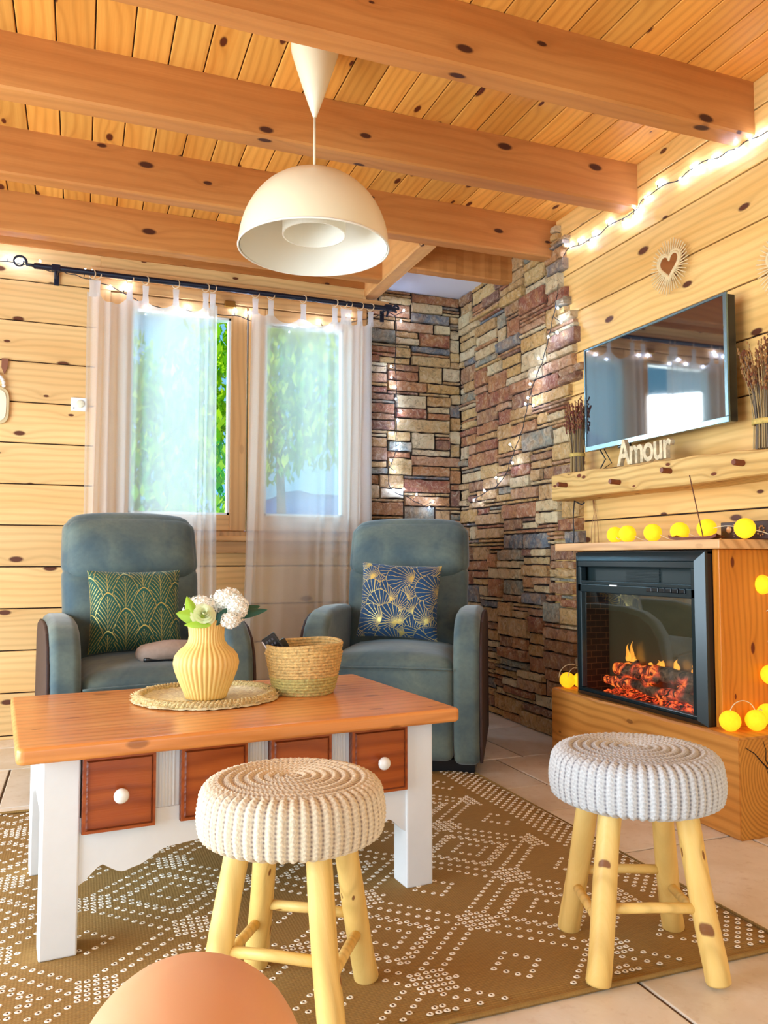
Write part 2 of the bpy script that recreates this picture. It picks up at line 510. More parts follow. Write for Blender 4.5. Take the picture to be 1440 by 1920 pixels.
# stone cladding
def stones(name, u0, u1, z0, z1, to3, edge=None, seed=1):
    rr = random.Random(seed)
    mb = MB()
    def stone(a, b, c, d):
        g = 0.0022
        a += g; b -= g; c += g; d -= g
        if b - a < 0.012 or d - c < 0.006: return
        pr = rr.uniform(0.0, 0.022)
        ch = min(0.005, (d - c) * 0.22)
        nu = max(2, int((b - a) / 0.028))
        jj = lambda q: rr.uniform(-q, q)
        cols = []
        for i in range(nu + 1):
            u = a + (b - a) * i / nu
            ua = u + (ch if i == 0 else -ch if i == nu else 0)
            j1, j2 = jj(0.003) if d - c > .03 else jj(0.0015), jj(0.003) if d - c > .03 else jj(0.0015)
            ring = [to3(u, c + j1, -0.03), to3(ua, c + ch * 0.4 + j1, pr - 0.004 + jj(0.001)), to3(ua, c + ch + j1, pr + jj(0.002)),
                    to3(ua, (c + d) / 2, pr + jj(0.005)), to3(ua, d - ch + j2, pr + jj(0.002)), to3(ua, d - ch * 0.4 + j2, pr - 0.004), to3(u, d + j2, -0.03)]
            cols.append([mb.v(p) for p in ring])
        for i in range(nu):
            for k in range(6):
                mb.f([cols[i][k], cols[i + 1][k], cols[i + 1][k + 1], cols[i][k + 1]])
        mb.f(cols[0]); mb.f(cols[-1][::-1])
    UH, UL = 0.0205, 0.052
    nr, nc = int(round((z1 - z0) / UH)), int(math.ceil((u1 - u0) / UL))
    used = [[False] * nc for _ in range(nr)]
    left = [(edge(z0 + j * UH, rr) if edge and j % 4 == 0 else None) for j in range(nr)]
    for j in range(nr):
        if left[j] is None: left[j] = left[j - 1] + rr.uniform(-.012, .012) if edge else u0
    for j in range(nr):
        for i in range(nc):
            if used[j][i]: continue
            if edge and u0 + (i + 1) * UL < left[j]: continue
            h = rr.choices([1, 2, 3, 4, 5], [26, 30, 24, 14, 5])[0]
            l = int(rr.uniform(2.2, 4.5) + h * rr.uniform(0.3, 1.0)) if h < 5 else rr.randint(3, 6)
            if h == 1: l = rr.randint(3, 7)
            h = min(h, nr - j)
            k = 0
            while k < l and i + k < nc and not used[j][i + k]: k += 1
            l = k
            if i + l < nc and not used[j][i + l] and (i + l + 1 >= nc or used[j][i + l + 1]): l += 1
            if l == 1: h = min(h, 1 + rr.randint(0, 1))
            for jj_ in range(h):
                for ii in range(l): used[j + jj_][i + ii] = True
            a_ = u0 + i * UL; b_ = min(u0 + (i + l) * UL, u1)
            if edge: a_ = max(a_, left[j])
            stone(a_ + rr.uniform(-.004, .004), b_ + rr.uniform(-.004, .004) if b_ < u1 - .01 else u1, z0 + j * UH, z0 + (j + h) * UH)
    return mb
def edge_r(z, rr):
    return (3.17 if z < 2.0 else 3.27) + rr.uniform(0, 0.07) + (0.05 if 1.4 < z < 1.65 else 0)
mb = stones('s', 3.14, YS, 0.0, 2.54, lambda u, z, h: (XS + 0.012 - h, u, z), edge_r, 5)
mb.mi = 1
mb.box((XS + 0.018, 3.44, 0), (XS + 0.03, YS, 2.53))
mb.build('wall_stone_right', [M['stone'], M['dark_gap']], kind='structure')
mb = stones('s', 1.50, XS + 0.01, 0.0, 2.50, lambda u, z, h: (u, YS + 0.012 - h, z), None, 11)
mb.mi = 1
mb.box((1.5, YS + 0.018, 0), (XS + 0.03, YS + 0.03, 2.53))
mb.build('wall_stone_back', [M['stone'], M['dark_gap']], kind='structure')

# floor tiles
mb = MB()
rr = random.Random(21)
y = -3.0
row = 0
while y < YS:
    h = [0.42, 0.28, 0.42, 0.56][row % 4] if row else 0.4
    x = -2.62 - rr.uniform(0, 0.3)
    while x < XW:
        w = rr.choice([0.28, 0.42, 0.42, 0.56])
        mb.box((max(x + 0.004, -2.62), y + 0.004, -0.02), (min(x + w - 0.004, XW), min(y + h - 0.004, YS), 0.0))
        x += w
    y += h
    row += 1
mb.mi = 1
mb.box((-2.65, -3.0, -0.06), (XW + 0.1, YS + 0.1, -0.004))
mb.build('floor', [M['tile'], M['grout']], kind='structure', bevel=0.003, seg=2)

# ceiling: planks run away from the camera
mb = MB()
x = -2.62
px0 = -0.108
PP = 0.1195
k = int((-2.62 - px0) / PP) - 1
while px0 + k * PP < XW + 0.02:
    a, b = px0 + k * PP + 0.0022, px0 + (k + 1) * PP - 0.0022
    a, b = max(a, -2.65), min(b, XW + 0.03)
    if b > a + .01:
        yend = 3.80 if a > 1.56 else YW + 0.03
        mb.box((a, -3.0, ZC), (b, yend, ZC + 0.02))
    k += 1
mb.mi = 1
mb.box((-2.65, -3.0, ZC + 0.006), (XW + 0.1, YW + 0.15, ZC + 0.08))
mb.build('ceiling', [M['ceil_wood'], M['dark_gap']], kind='structure', bevel=0.002, seg=1)
mb = MB(); mb.box((1.60, 3.85, 2.50), (XW, YS + 0.1, 2.53)); mb.build('ceiling_nook', M['white_plaster'], kind='structure')

# beams
def beam(n, x0, x1, y0, y1, z0, z1, m):
    mb = MB()
    ln = x1 - x0 if m == 'beam' else y1 - y0
    N = 24
    def P(i, a, b):
        t = i / N
        ja = 0.002 * sin(i * 1.7 + a * 50) + 0.0015 * sin(i * 0.6)
        if m == 'beam': return (x0 + t * (x1 - x0), a + ja, b + ja * 0.6)
        return (a + ja, y0 + t * (y1 - y0), b + ja * 0.6)
    if m == 'beam': A = [(y0, z0), (y1, z0), (y1, z1), (y0, z1)]
    else: A = [(x1, z0), (x0, z0), (x0, z1), (x1, z1)]
    c = 0.007
    (ya, za), (yb, _), _, (_, zb) = A
    sgn = 1 if yb > ya else -1
    prof = [(ya + sgn * c, za), (yb - sgn * c, za), (yb, za + c), (yb, zb), (ya, zb), (ya, za + c)]
    rings = [[mb.v(P(i, a, b)) for a, b in prof] for i in range(N + 1)]
    for i in range(N):
        for k in range(6):
            mb.f([rings[i][k], rings[i + 1][k], rings[i + 1][(k + 1) % 6], rings[i][(k + 1) % 6]])
    mb.f(rings[0]); mb.f(rings[-1][::-1])
    bmesh.ops.recalc_face_normals(mb.bm, faces=mb.bm.faces)
    return mb.build('trim_%d' % n, M[m], kind='structure')
ZB = 2.385
beam(1, -2.62, XW, 0.15, 0.235, ZB, ZC, 'beam')
beam(2, -2.62, XW, 0.78, 0.87, ZB, ZC, 'beam')
beam(3, -2.62, XW, 1.44, 1.53, ZB, ZC, 'beam')
beam(4, -2.62, XW, 2.118, 2.205, ZB - 0.012, ZC, 'beam')
beam(5, -2.62, XW, 2.76, 2.85, ZB, ZC, 'beam')
beam(6, -2.62, XW, 3.39, 3.468, ZB, ZC, 'beam')
beam(7, -2.62, 1.505, 3.994, 4.075, ZB, ZC, 'beam')
beam(8, 1.505, 1.595, 3.468, YW + 0.03, ZB, ZC, 'beam_y')
beam(9, 1.595, XS, 3.775, 3.85, ZB, ZC, 'beam')
mb = MB(); mb.box((-2.62, YW - 0.012, 2.43), (1.60, YW, ZC)); mb.build('trim_10', M['beam'], kind='structure')

# window: casing, two sashes, panes, sill
w = empty('window_1', (0, 0, 0)); w['kind'] = 'structure'
mb = MB()
mb.box((WX0 - 0.05, YW - 0.035, 2.312), (WX1 + 0.15, YW + 0.01, 2.362))
mb.box((WX0 - 0.02, YW - 0.018, 2.25), (WX1 + 0.02, YW + 0.03, 2.312))
mb.build('window_lintel', M['frame_wood_x'], w, bevel=0.004)
mb = MB()
mb.box((WX0 - 0.02, YW - 0.015, WZ0), (WX0 + 0.05, YW + 0.1, 2.30))
mb.box((WX1 - 0.05, YW - 0.015, WZ0), (WX1 + 0.02, YW + 0.1, 2.30))
mb.box((WX0, YW + 0.02, 2.24), (WX1, YW + 0.1, 2.33))
mb.box((WX0, YW + 0.02, WZ0), (WX1, YW + 0.1, 1.02))
mb.build('window_casing', M['frame_wood'], w, bevel=0.003)
mb = MB()
mb.box((WX0 - 0.06, YW - 0.05, 0.965), (WX1 + 0.06, YW + 0.06, 0.992))
mb.box((WX0 - 0.05, YW - 0.02, 0.90), (WX1 + 0.05, YW + 0.005, 0.965))
mb.build('window_sill', M['frame_wood_x'], w, bevel=0.004)
M['white_seal'] = flat('white_glazing_bead', lin(230, 235, 235), 0.4)
for (a, b, g0, g1) in ((0.12, 0.828, 0.225, 0.742), (0.838, 1.45, 0.930, 1.385)):
    mb = MB()
    yf0, yf1 = YW - 0.012, YW + 0.055
    mb.box((a, yf0, 1.02), (g0, yf1, 2.245)); mb.box((g1, yf0, 1.02), (b, yf1, 2.245))
    sh = mb.build('sash_stile', M['frame_wood'], w, bevel=0.004)
    mb = MB()
    mb.box((g0, yf0, 1.02), (g1, yf1, 1.105)); mb.box((g0, yf0, 2.175), (g1, yf1, 2.245))
    mb.build('sash_rail', M['frame_wood_x'], w, bevel=0.004)
    mb = MB()
    for q in (((g0, 1.105), (g0 + 0.012, 2.175)), ((g1 - 0.012, 1.105), (g1, 2.175)), ((g0, 1.105), (g1, 1.117)), ((g0, 2.163), (g1, 2.175))):
        mb.box((q[0][0], yf0 + 0.012, q[0][1]), (q[1][0], yf1, q[1][1]))
    mb.build('glazing_bead', M['white_seal'], w)
    mb = MB(); mb.box((g0, YW + 0.02, 1.105), (g1, YW + 0.026, 2.175)); mb.build('pane', M['glass'], w)
mb = MB(); mb.box((0.70, YW - 0.04, 2.225), (0.76, YW - 0.012, 2.262)); mb.build('window_hinge', flat('brass_hinge', lin(190, 150, 80), 0.3, 0.8), w, bevel=0.005)

# ------------------------------------------------------------------ garden outside
def leaf_mat(name, a, b):
    t = NT(name)
    rnd = t.n('ShaderNodeNewGeometry').outputs['Random Per Island']
    col = t.mix(rnd, a, b)
    tl = t.n('ShaderNodeBsdfTranslucent'); df = t.n('ShaderNodeBsdfDiffuse')
    t.L.new(col, tl.inputs[0]); t.L.new(col, df.inputs[0])
    mx = t.n('ShaderNodeMixShader'); mx.inputs[0].default_value = 0.4
    t.L.new(df.outputs[0], mx.inputs[1]); t.L.new(tl.outputs[0], mx.inputs[2]); t.L.new(mx.outputs[0], t.out.inputs[0])
    return t.m
M['leaf1'] = leaf_mat('garden_leaves', lin(60, 180, 16), lin(232, 250, 50))
M['leaf2'] = leaf_mat('shady_leaves', lin(50, 140, 110), lin(120, 200, 120))
M['bark'] = flat('bark', lin(110, 80, 55), 0.9, var=0.3)
mb = MB(); mb.box((-30, YW + 0.3, -0.5), (40, 60, -0.4)); mb.build('ground', flat('lawn', lin(110, 160, 70), 0.9, var=0.2, scale=3), kind='structure')
def tree(name, label, c, rad, nleaf, size, m, seed):
    r_ = random.Random(seed)
    t = empty(name, (c[0], c[1], -0.4), 0, label, 'bush' if 'bush' in name else 'tree', None)
    mb = MB()
    for i in range(nleaf):
        while True:
            d = Vector((r_.uniform(-1, 1), r_.uniform(-1, 1), r_.uniform(-1, 1)))
            if 0.3 < d.length < 1: break
        d = d * (0.75 + 0.25 * noise.noise(d * 3 + Vector((seed, 0, 0))))
        p = Vector((d.x * rad[0], d.y * rad[1], c[2] + 0.4 + d.z * rad[2]))
        if p.z < 0.05: continue
        q = Matrix.Rotation(r_.uniform(0, 6.28), 3, 'Z') @ Matrix.Rotation(r_.uniform(0.2, 2.2), 3, 'X')
        s = size * r_.uniform(0.6, 1.3)
        pts = [(-s * .45, 0, 0), (0, -s, 0.15 * s), (s * .45, 0, 0), (0, s * 1.1, -0.1 * s)]
        mb.f([mb.v(p + q @ Vector(a)) for a in pts])
    fo = mb.build('foliage', m, t)
    mb = MB()
    mb.tube([(0, 0, 0), (0.05, 0, c[2] * .6), (0, 0.03, c[2] + 0.3)], 0.09, 8, rr=[0.1, 0.07, 0.04])
    mb.build('trunk', M['bark'], t)
tree('leafy_bush', 'sunlit bright green leafy bush seen through the gap of the left curtain', (0.35, 8.6, 1.6), (1.5, 0.9, 2.1), 6500, 0.075, M['leaf1'], 3)
tree('leafy_tree', 'light green tree seen through the sheer right curtain', (2.7, 11.5, 3.3), (2.4, 1.3, 1.7), 5000, 0.09, M['leaf1'], 4)
# distant hillside
mb = MB()
def hill(u, v):
    x = -45 + 100 * u
    h = 9 + 5 * sin(u * 7 + 1) + 2 * sin(u * 23)
    return (x, 55 + 12 * v + 3 * noise.noise(Vector((u * 9, v * 5, 0))), -0.5 + v * h + 0.8 * noise.noise(Vector((u * 30, v * 20, 2))))
mb.grid(hill, 80, 14)
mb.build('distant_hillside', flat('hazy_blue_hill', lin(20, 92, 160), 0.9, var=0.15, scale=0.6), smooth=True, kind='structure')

# ------------------------------------------------------------------ curtain rod and curtains
YR, ZR = 4.195, 2.302
rod = empty('curtain_rod', (0.68, YR, ZR), 0, 'black iron curtain rod with scrolled end above the window', 'curtain rod')
mb = MB(); mb.tube([(-0.92, 0, 0), (0.98, 0, -0.004)], 0.0142, 12); mb.build('rod_pole', M['black_metal'], rod, smooth=False)
mb = MB()
pts = [(-0.9, 0, 0)]
for i in range(26):
    a = i / 25
    ang = -PI * 0.1 + a * 2 * PI * 1.1
    rr_ = 0.032 * (1 - 0.45 * a)
    pts.append((-0.985 - rr_ * cos(ang) * -1 * 1 + 0.0, 0, 0.012 + rr_ * sin(ang)))
mb.tube(pts, 0.006, 8, rr=[0.009] + [0.007 - 0.004 * i / 25 for i in range(26)])
mb.build('scroll_finial', M['black_metal'], rod, smooth=True)
mb = MB()
pts = [(0.97, 0, 0)] + [(0.985 + 0.018 * cos(a), 0, 0.018 * sin(a)) for a in [i * 0.5 for i in range(0, 11)]]
mb.tube(pts, 0.006, 8); mb.build('scroll_finial', M['black_metal'], rod, smooth=True)
for xb in (-0.82, 0.935):
    mb = MB()
    mb.tube([(xb, 0, 0), (xb, 0.09, 0), (xb, 0.1, -0.005)], 0.008, 8)
    mb.box((xb - 0.012, 0.092, -0.055), (xb + 0.012, 0.102, 0.03))
    mb.tube([(xb, 0.0, -0.012), (xb, 0.0, -0.03), (xb, 0.02, -0.045)], 0.007, 8)
    mb.box((xb - 0.02, -0.016, -0.016), (xb + 0.02, 0.016, 0.016))
    mb.build('rod_bracket', M['black_metal'], rod, bevel=0.003)

def curtain(name, label, x0, x1, bx0, bx1, rings_px, folds, seed):
    r_ = random.Random(seed)
    t = empty(name, ((x0 + x1) / 2, YR, 0), 0, label, 'curtain', 'sheer curtains')
    ox = (x0 + x1) / 2
    rx = [on_y(px, 560, YR).x for px in rings_px]
    TOP = 2.205
    def sag(x):
        # cloth hangs in swags between the tabs
        for a, b in zip(rx[:-1], rx[1:]):
            if a <= x <= b:
                w = b - a; q = (x - a) / w
                return min(0.05, w * 0.30) * 4 * q * (1 - q)
        return 0.0
    def fold(u):
        y = 0
        for (c, wd, amp, fr, ph) in folds:
            y += amp * math.exp(-((u - c) / wd) ** 2) * sin(fr * u + ph)
        return y
    NU, NV = 190, 60
    mb = MB()
    def fn(u, v):
        xt = x0 + (x1 - x0) * u; xb = bx0 + (bx1 - bx0) * u
        k = v ** 1.2
        x = xt + (xb - xt) * k
        z = TOP - sag(xt) * (1 - v) ** 6 - v * (TOP - 0.03)
        f = fold(u)
        x += 0.010 * sin(24 * u + 3 * v) * (0.3 + v)
        y = 0.005 + f * (0.55 + 0.45 * min(1, v * 3)) + 0.006 * sin(31 * u + 2.5 * v)
        return (x - ox, y, z)
    mb.grid(fn, NU, NV)
    mb.build('sheer_panel', M['sheer'], t, smooth=True)
    for x in rx:
        mb = MB()
        zt = TOP + 0.006
        for s in (-1, 1):
            mb.grid(lambda u, v: (x - ox + (u - 0.5) * (0.026 + 0.012 * abs(v - 0.5)), s * 0.004, zt - 0.03 + v * 0.085), 2, 5)
        mb.build('tab', M['sheer'], t, smooth=True)
        mb = MB()
        a0 = r_.uniform(-0.5, 0.5)
        ring = []
        for i in range(20):
            a = 2 * PI * i / 20
            p = Vector((0, 0.021 * cos(a), 0.021 * sin(a)))
            p = Matrix.Rotation(PI / 2 * 0.55 + a0 * 0.5, 3, 'Z') @ p
            ring.append((x - ox + p.x, p.y, ZR - 0.0085 + p.z))
        mb.tube(ring, 0.003, 6, closed=True)
        mb.build('curtain_ring', M['wood_ring'], t, smooth=True)
    return t
xa = lambda px: on_y(px, 700, YR).x
curtain('sheer_curtain', 'left white sheer curtain, gathered thickly on its left side', xa(160), xa(408), xa(158), xa(410),
        [173, 182, 243, 273, 330, 386, 399], [(0.12, 0.25, 0.030, 60, 0), (0.95, 0.12, 0.03, 75, 1), (0.55, 0.3, 0.010, 26, 2)], 1)
curtain('sheer_curtain', 'right white sheer curtain beside the stone wall, gathered on its right side', xa(472), xa(697), xa(455), xa(692),
        [479, 508, 569, 628, 644, 654, 675, 695], [(0.92, 0.28, 0.030, 62, 0), (0.02, 0.1, 0.022, 60, 1), (0.45, 0.25, 0.010, 22, 2)], 2)

# ------------------------------------------------------------------ pendant lamp
L = empty('pendant_lamp', (0.69, 2.46, ZC), 0, 'cream dome pendant lamp hanging from the plank ceiling', 'lamp')
mb = MB()
mb.lathe([(0.0005, -0.262), (0.006, -0.258), (0.030, -0.19), (0.062, -0.09), (0.077, -0.04), (0.080, -0.018), (0.076, -0.004), (0.070, 0.0)], 40, cap1=True)
mb.build('canopy', M['lamp_white'], L, smooth=True)
mb = MB(); mb.tube([(0, 0, -0.255), (0.0, 0, -0.46)], 0.0042, 8); mb.build('cord', M['cord_white'], L, smooth=True)
RD, ZT, ZRIM = 0.243, -0.452, -0.700
mb = MB()
out = [(0.002, ZT), (0.022, ZT - 0.001)]
for i in range(1, 17):
    a = PI / 2 * i / 16
    out.append((0.02 + (RD - 0.02) * sin(a), ZT - (ZT - ZRIM) * (1 - cos(a))))
inn = [(r - 0.005 if r > 0.03 else r, z - 0.004 if z > ZRIM + 0.001 else z) for r, z in out[::-1]]
mb.lathe(out, 64)
mb.build('dome_shade', M['lamp_white'], L, smooth=True)
mb = MB(); mb.lathe(inn + [(0.001, ZT - 0.004)], 64)
mb.tube([(RD * cos(a), RD * sin(a), ZRIM) for a in [2 * PI * i / 64 for i in range(64)]], 0.0035, 8, closed=True)
mb.build('shade_lining', M['lamp_inner'], L, smooth=True)
mb = MB()
mb.lathe([(0.103, -0.50), (0.103, -0.655), (0.099, -0.655), (0.099, -0.50), (0.02, -0.50)], 48)
mb.build('inner_cylinder', flat('lamp_inner_white', lin(250, 246, 232), 0.35), L, smooth=False)
mb = MB(); mb.ball((0, 0, -0.575), 0.03, 20, 14, (1, 1, 1.1)); mb.lathe([(0.014, -0.50), (0.014, -0.55)], 16)
mb.build('bulb', flat('unlit_bulb', lin(250, 245, 235), 0.2), L, smooth=True)

# ------------------------------------------------------------------ recliners
def recliner(label, loc, rz):
    t = empty('recliner_armchair', loc, rz, label, 'armchair', 'blue-grey recliner armchairs')
    S = M['suede']
    prof = [(-0.415, 0.045), (-0.435, 0.12), (-0.44, 0.30), (-0.435, 0.45), (-0.42, 0.53), (-0.385, 0.59), (-0.33, 0.63), (-0.25, 0.652), (-0.1, 0.66), (0.12, 0.655), (0.27, 0.63), (0.33, 0.58), (0.35, 0.45), (0.35, 0.045)]
    for s in (-1, 1):
        mb = MB()
        mb.prism(prof, s * 0.250, s * 0.352, lambda a, b, h: (h, a, b))
        bmesh.ops.recalc_face_normals(mb.bm, faces=mb.bm.faces)
        mb.build('armrest', S, t, bevel=0.030, seg=5)
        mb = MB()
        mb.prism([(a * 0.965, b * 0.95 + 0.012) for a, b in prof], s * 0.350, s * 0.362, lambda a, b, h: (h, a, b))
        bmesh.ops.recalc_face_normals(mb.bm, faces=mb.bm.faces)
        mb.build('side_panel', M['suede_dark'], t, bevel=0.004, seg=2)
    # seat cushion
    mb = MB()
    mb.rbox((0, -0.10, 0.385), (0.252, 0.315, 0.085), 0.05, (0, 0.012, 0.022), 14, lambda o, q: (o.x, o.y, o.z + (0.012 * (1 - abs(q[0]) ** 2) if q[2] > 0 else 0) + 0.002 * noise.noise(o * 14)))
    se = mb.build('seat_cushion', S, t, smooth=True)
    # footrest front panel
    mb = MB()
    mb.rbox((0, -0.375, 0.245), (0.250, 0.055, 0.185), 0.03, (0, 0.015, 0), 14, lambda o, q: (o.x, o.y - (0.004 * noise.noise(o * 9)) - 0.012 * (o.z + .2), o.z))
    mb.build('footrest_panel', S, t, smooth=True)
    mb = MB()
    mb.tube([(-0.248 + 0.496 * i / 20, -0.440, 0.428 + 0.004 * sin(i * PI / 20)) for i in range(21)], 0.004, 6)
    mb.build('piping', S, t, smooth=True)
    mb = MB(); mb.box((-0.33, -0.36, 0.0), (0.33, 0.30, 0.06)); mb.build('base', M['black'], t, bevel=0.006)
    # back: lumbar cushion and head cushion, leaning back
    def lean(o, q, z0):
        z = o.z + z0
        return z
    def backfn(zc, wtop, wbot, h):
        def g(o, q):
            k = (o.z / h + 1) / 2
            wx = wbot + (wtop - wbot) * k
            z = o.z + zc
            y = o.y + 0.14 + (z - 0.45) * 0.27
            wr = 0.004 * noise.noise(Vector((o.x * 8, z * 16, 1.0))) + 0.0015 * sin(o.x * 170) * max(0, 1 - abs(o.z + h * 0.9) / 0.05) * (1 if q[1] < 0 else 0)
            return (o.x * wx, y + wr, z)
        return g
    mb = MB()
    mb.rbox((0, 0, 0), (0.272, 0.075, 0.235), 0.05, (0, 0.035, 0), 16, backfn(0.61, 1.02, 0.98, 0.235))
    bk = mb.build('back_cushion', S, t, smooth=True)
    mb = MB()
    hf = backfn(0.925, 1.0, 1.03, 0.135)
    def hfn(o, q):
        x, y, z = hf(o, q)
        z -= 0.035 * (1 - q[0] ** 2) * (1 if q[2] < 0 else 0) * abs(q[2])
        z -= 0.018 * abs(q[0]) ** 4 * max(0, q[2])
        if q[1] < 0: y -= 0.042 * max(0, 1 - (q[2] + 0.3) ** 2) * (1 - abs(q[0]) ** 3)
        return (x, y, z)
    mb.rbox((0, 0, 0), (0.272, 0.085, 0.135), 0.06, (0, 0.02, 0.012), 18, hfn)
    mb.build('head_cushion', S, t, smooth=True)
    mb = MB()
    mb.rbox((0, 0, 0), (0.245, 0.05, 0.42), 0.03, (0, 0.0, 0), 8, lambda o, q: (o.x, o.y + 0.225 + (o.z + 0.60 - 0.45) * 0.27, o.z + 0.60))
    mb.build('back_shell', S, t, smooth=True)
    return t
recliner('blue-grey suede recliner on the left, behind the coffee table, with green cushion', (0.226, 3.364, 0), math.radians(5))
rc = recliner('grey-green suede recliner beside the stone wall, with blue cushion', (1.392, 3.43, 0), math.radians(-30))
rc.scale = (1.05, 1, 1)

# cushions with gold line pattern, painted by a colour attribute (a printed pattern)
def cushion(name, label, loc, rot, w, h, base, gold, fn):
    N = 240
    col = bpy.data.materials.new(name + '_fabric')
    t = NT(name + '_velvet')
    at = t.n('ShaderNodeAttribute'); at.attribute_name = 'pattern'
    bs = t.mix(t.noise(t.coords(), 9, 3), base, tuple(c * 1.8 for c in base[:3]) + (1,))
    sepn = t.n('ShaderNodeSeparateColor'); t.L.new(at.outputs['Color'], sepn.inputs[0])
    t.L.new(t.mix(sepn.outputs[0], bs, gold), t.b.inputs['Base Color'])
    t.L.new(t.maprange(sepn.outputs[0], 0, 1, 0.75, 0.32), t.b.inputs['Roughness'])
    t.L.new(t.math('MULTIPLY', sepn.outputs[0], 0.55), t.b.inputs['Metallic'])
    t.b.inputs['Sheen Weight'].default_value = 0.15
    bpy.data.materials.remove(col)
    mb = MB()
    def P(u, v, s):
        a, b = 2 * u - 1, 2 * v - 1
        th = 0.062 * ((1 - abs(a) ** 3.5) * (1 - abs(b) ** 3.5)) ** 0.62
        pin = 1 - 0.06 * (1 - abs(a) ** 2) * abs(b) ** 3, 1 - 0.06 * (1 - abs(b) ** 2) * abs(a) ** 3
        wr = 0.003 * noise.noise(Vector((a * 3, b * 3, s)))
        return (a * w / 2 * pin[1], s * (th + wr * (1 - max(abs(a), abs(b)) ** 4)), b * h / 2 * pin[0])
    g1 = mb.grid(lambda u, v: P(u, v, -1), N, N)
    g2 = mb.grid(lambda u, v: P(u, v, 1), 40, 40, flip=True)
    pat = [fn(i / N * w, j / N * h) for i in range(N + 1) for j in range(N + 1)]
    bmesh.ops.remove_doubles(mb.bm, verts=mb.bm.verts, dist=1e-6)
    mb2 = mb
    nfront = (N + 1) * (N + 1)
    o = mb2.build(name, t.m, None, smooth=True)
    me = o.data
    ca = me.color_attributes.new('pattern', 'FLOAT_COLOR', 'POINT')
    vals = []
    for i, v in enumerate(me.vertices):
        p = pat[i] if i < nfront else 0
        vals += [p, p, p, 1]
    ca.data.foreach_set('color', vals)
    o.location = loc; o.rotation_euler = rot
    return tag(o, label, 'cushion')
def pat_green(x, y):
    # rows of tall scallops, each filled with feather lines
    cw, ch = 0.135, 0.075
    best = 0
    y += 0.02
    row0 = int(math.floor(y / ch))
    for row in range(row0 + 1, row0 - 3, -1):
        pass
    for row in (row0 - 2, row0 - 1, row0):
        off = (row % 2) * cw / 2
        i = math.floor((x - off) / cw + 0.5)
        cx, cy = i * cw + off, row * ch
        # rows in front (lower rows) hide those behind
        dx = (x - cx) / (cw / 2); dy = (y - cy) / (ch * 2.0)
        if dy < 0: continue
        lim = (1 - abs(dx) ** 1.8) * 0.98
        if dy <= lim:
            r = 0
            if lim - dy < 0.035: r = 1
            elif 0.12 < lim - dy:
                if abs(dx) < 0.02: r = 1
                else:
                    ph = dy * 7.5 - abs(dx) ** 0.7 * 5.2
                    if abs(ph - round(ph)) < 0.075: r = 1
            best = r
            return best
    return best
def pat_blue(x, y):
    rr_ = 0.062
    cells = []
    cx0, cy0 = 0.088, 0.058
    row0 = int(math.floor(y / cy0))
    for row in range(row0 - 2, row0 + 2):
        off = (row % 2) * cx0 / 2
        i0 = int(math.floor((x - off) / cx0))
        for i in range(i0 - 1, i0 + 3):
            h = math.sin(row * 12.9898 + i * 78.233) * 43758.5453
            h -= math.floor(h)
            cx, cy = i * cx0 + off + (h - .5) * 0.02, row * cy0 + (h * 7 % 1 - .5) * 0.014
            d = math.hypot(x - cx, y - cy)
            if d < rr_ * (0.75 + 0.3 * h): cells.append((h, cx, cy, d, rr_ * (0.75 + 0.3 * h)))
    if not cells: return 0
    h, cx, cy, d, r_ = max(cells)
    if r_ - d < 0.0018: return 1
    ax = cx + r_ * 0.9 * cos(h * 2 - 2.2) ; ay = cy + r_ * 0.75 * sin(h * 2 - 2.2)
    a = math.atan2(y - ay, x - ax); dd = math.hypot(x - ax, y - ay)
    ph = a * 28 / (2 * PI)
    f = abs(ph - round(ph)) * dd * 2 * PI / 28
    return 1 if f < 0.0009 or dd < 0.0025 else 0
cushion('throw_cushion', 'dark green velvet cushion with gold feather scallops on the left recliner', (0.210, 3.335, 0.665), (math.radians(-14), 0, math.radians(5)), 0.36, 0.33, lin(4, 66, 54), lin(206, 184, 96), pat_green)
cushion('throw_cushion', 'blue velvet cushion with gold fan lines on the right recliner', (1.355, 3.375, 0.68), (math.radians(-14), math.radians(3), math.radians(-28)), 0.365, 0.345, lin(6, 52, 88), lin(228, 204, 116), pat_blue)

# ribbed taupe pad on the left seat
mb = MB()
mb.rbox((0, 0, 0), (0.13, 0.05, 0.030), 0.028, (0, 0, 0.006), 12, lambda o, q: (o.x, o.y + 0.03 * (o.x / 0.13) ** 2, o.z + 0.001 * sin(o.x * 500) - 0.018 * (o.x / 0.13) ** 2))
pad = empty('ribbed_pad', (0.335, 3.10, 0.532), math.radians(8), 'taupe ribbed pad lying on the seat of the left recliner, behind the vase', 'pad')
mb.build('pad_cover', flat('taupe_rib', lin(168, 148, 134), 0.7, var=0.1, scale=60), pad, smooth=True)
mb = MB(); mb.rbox((0, 0.01, -0.030), (0.115, 0.042, 0.012), 0.01, (0, 0, 0), 6); mb.build('pad_underside', M['black'], pad, smooth=True)

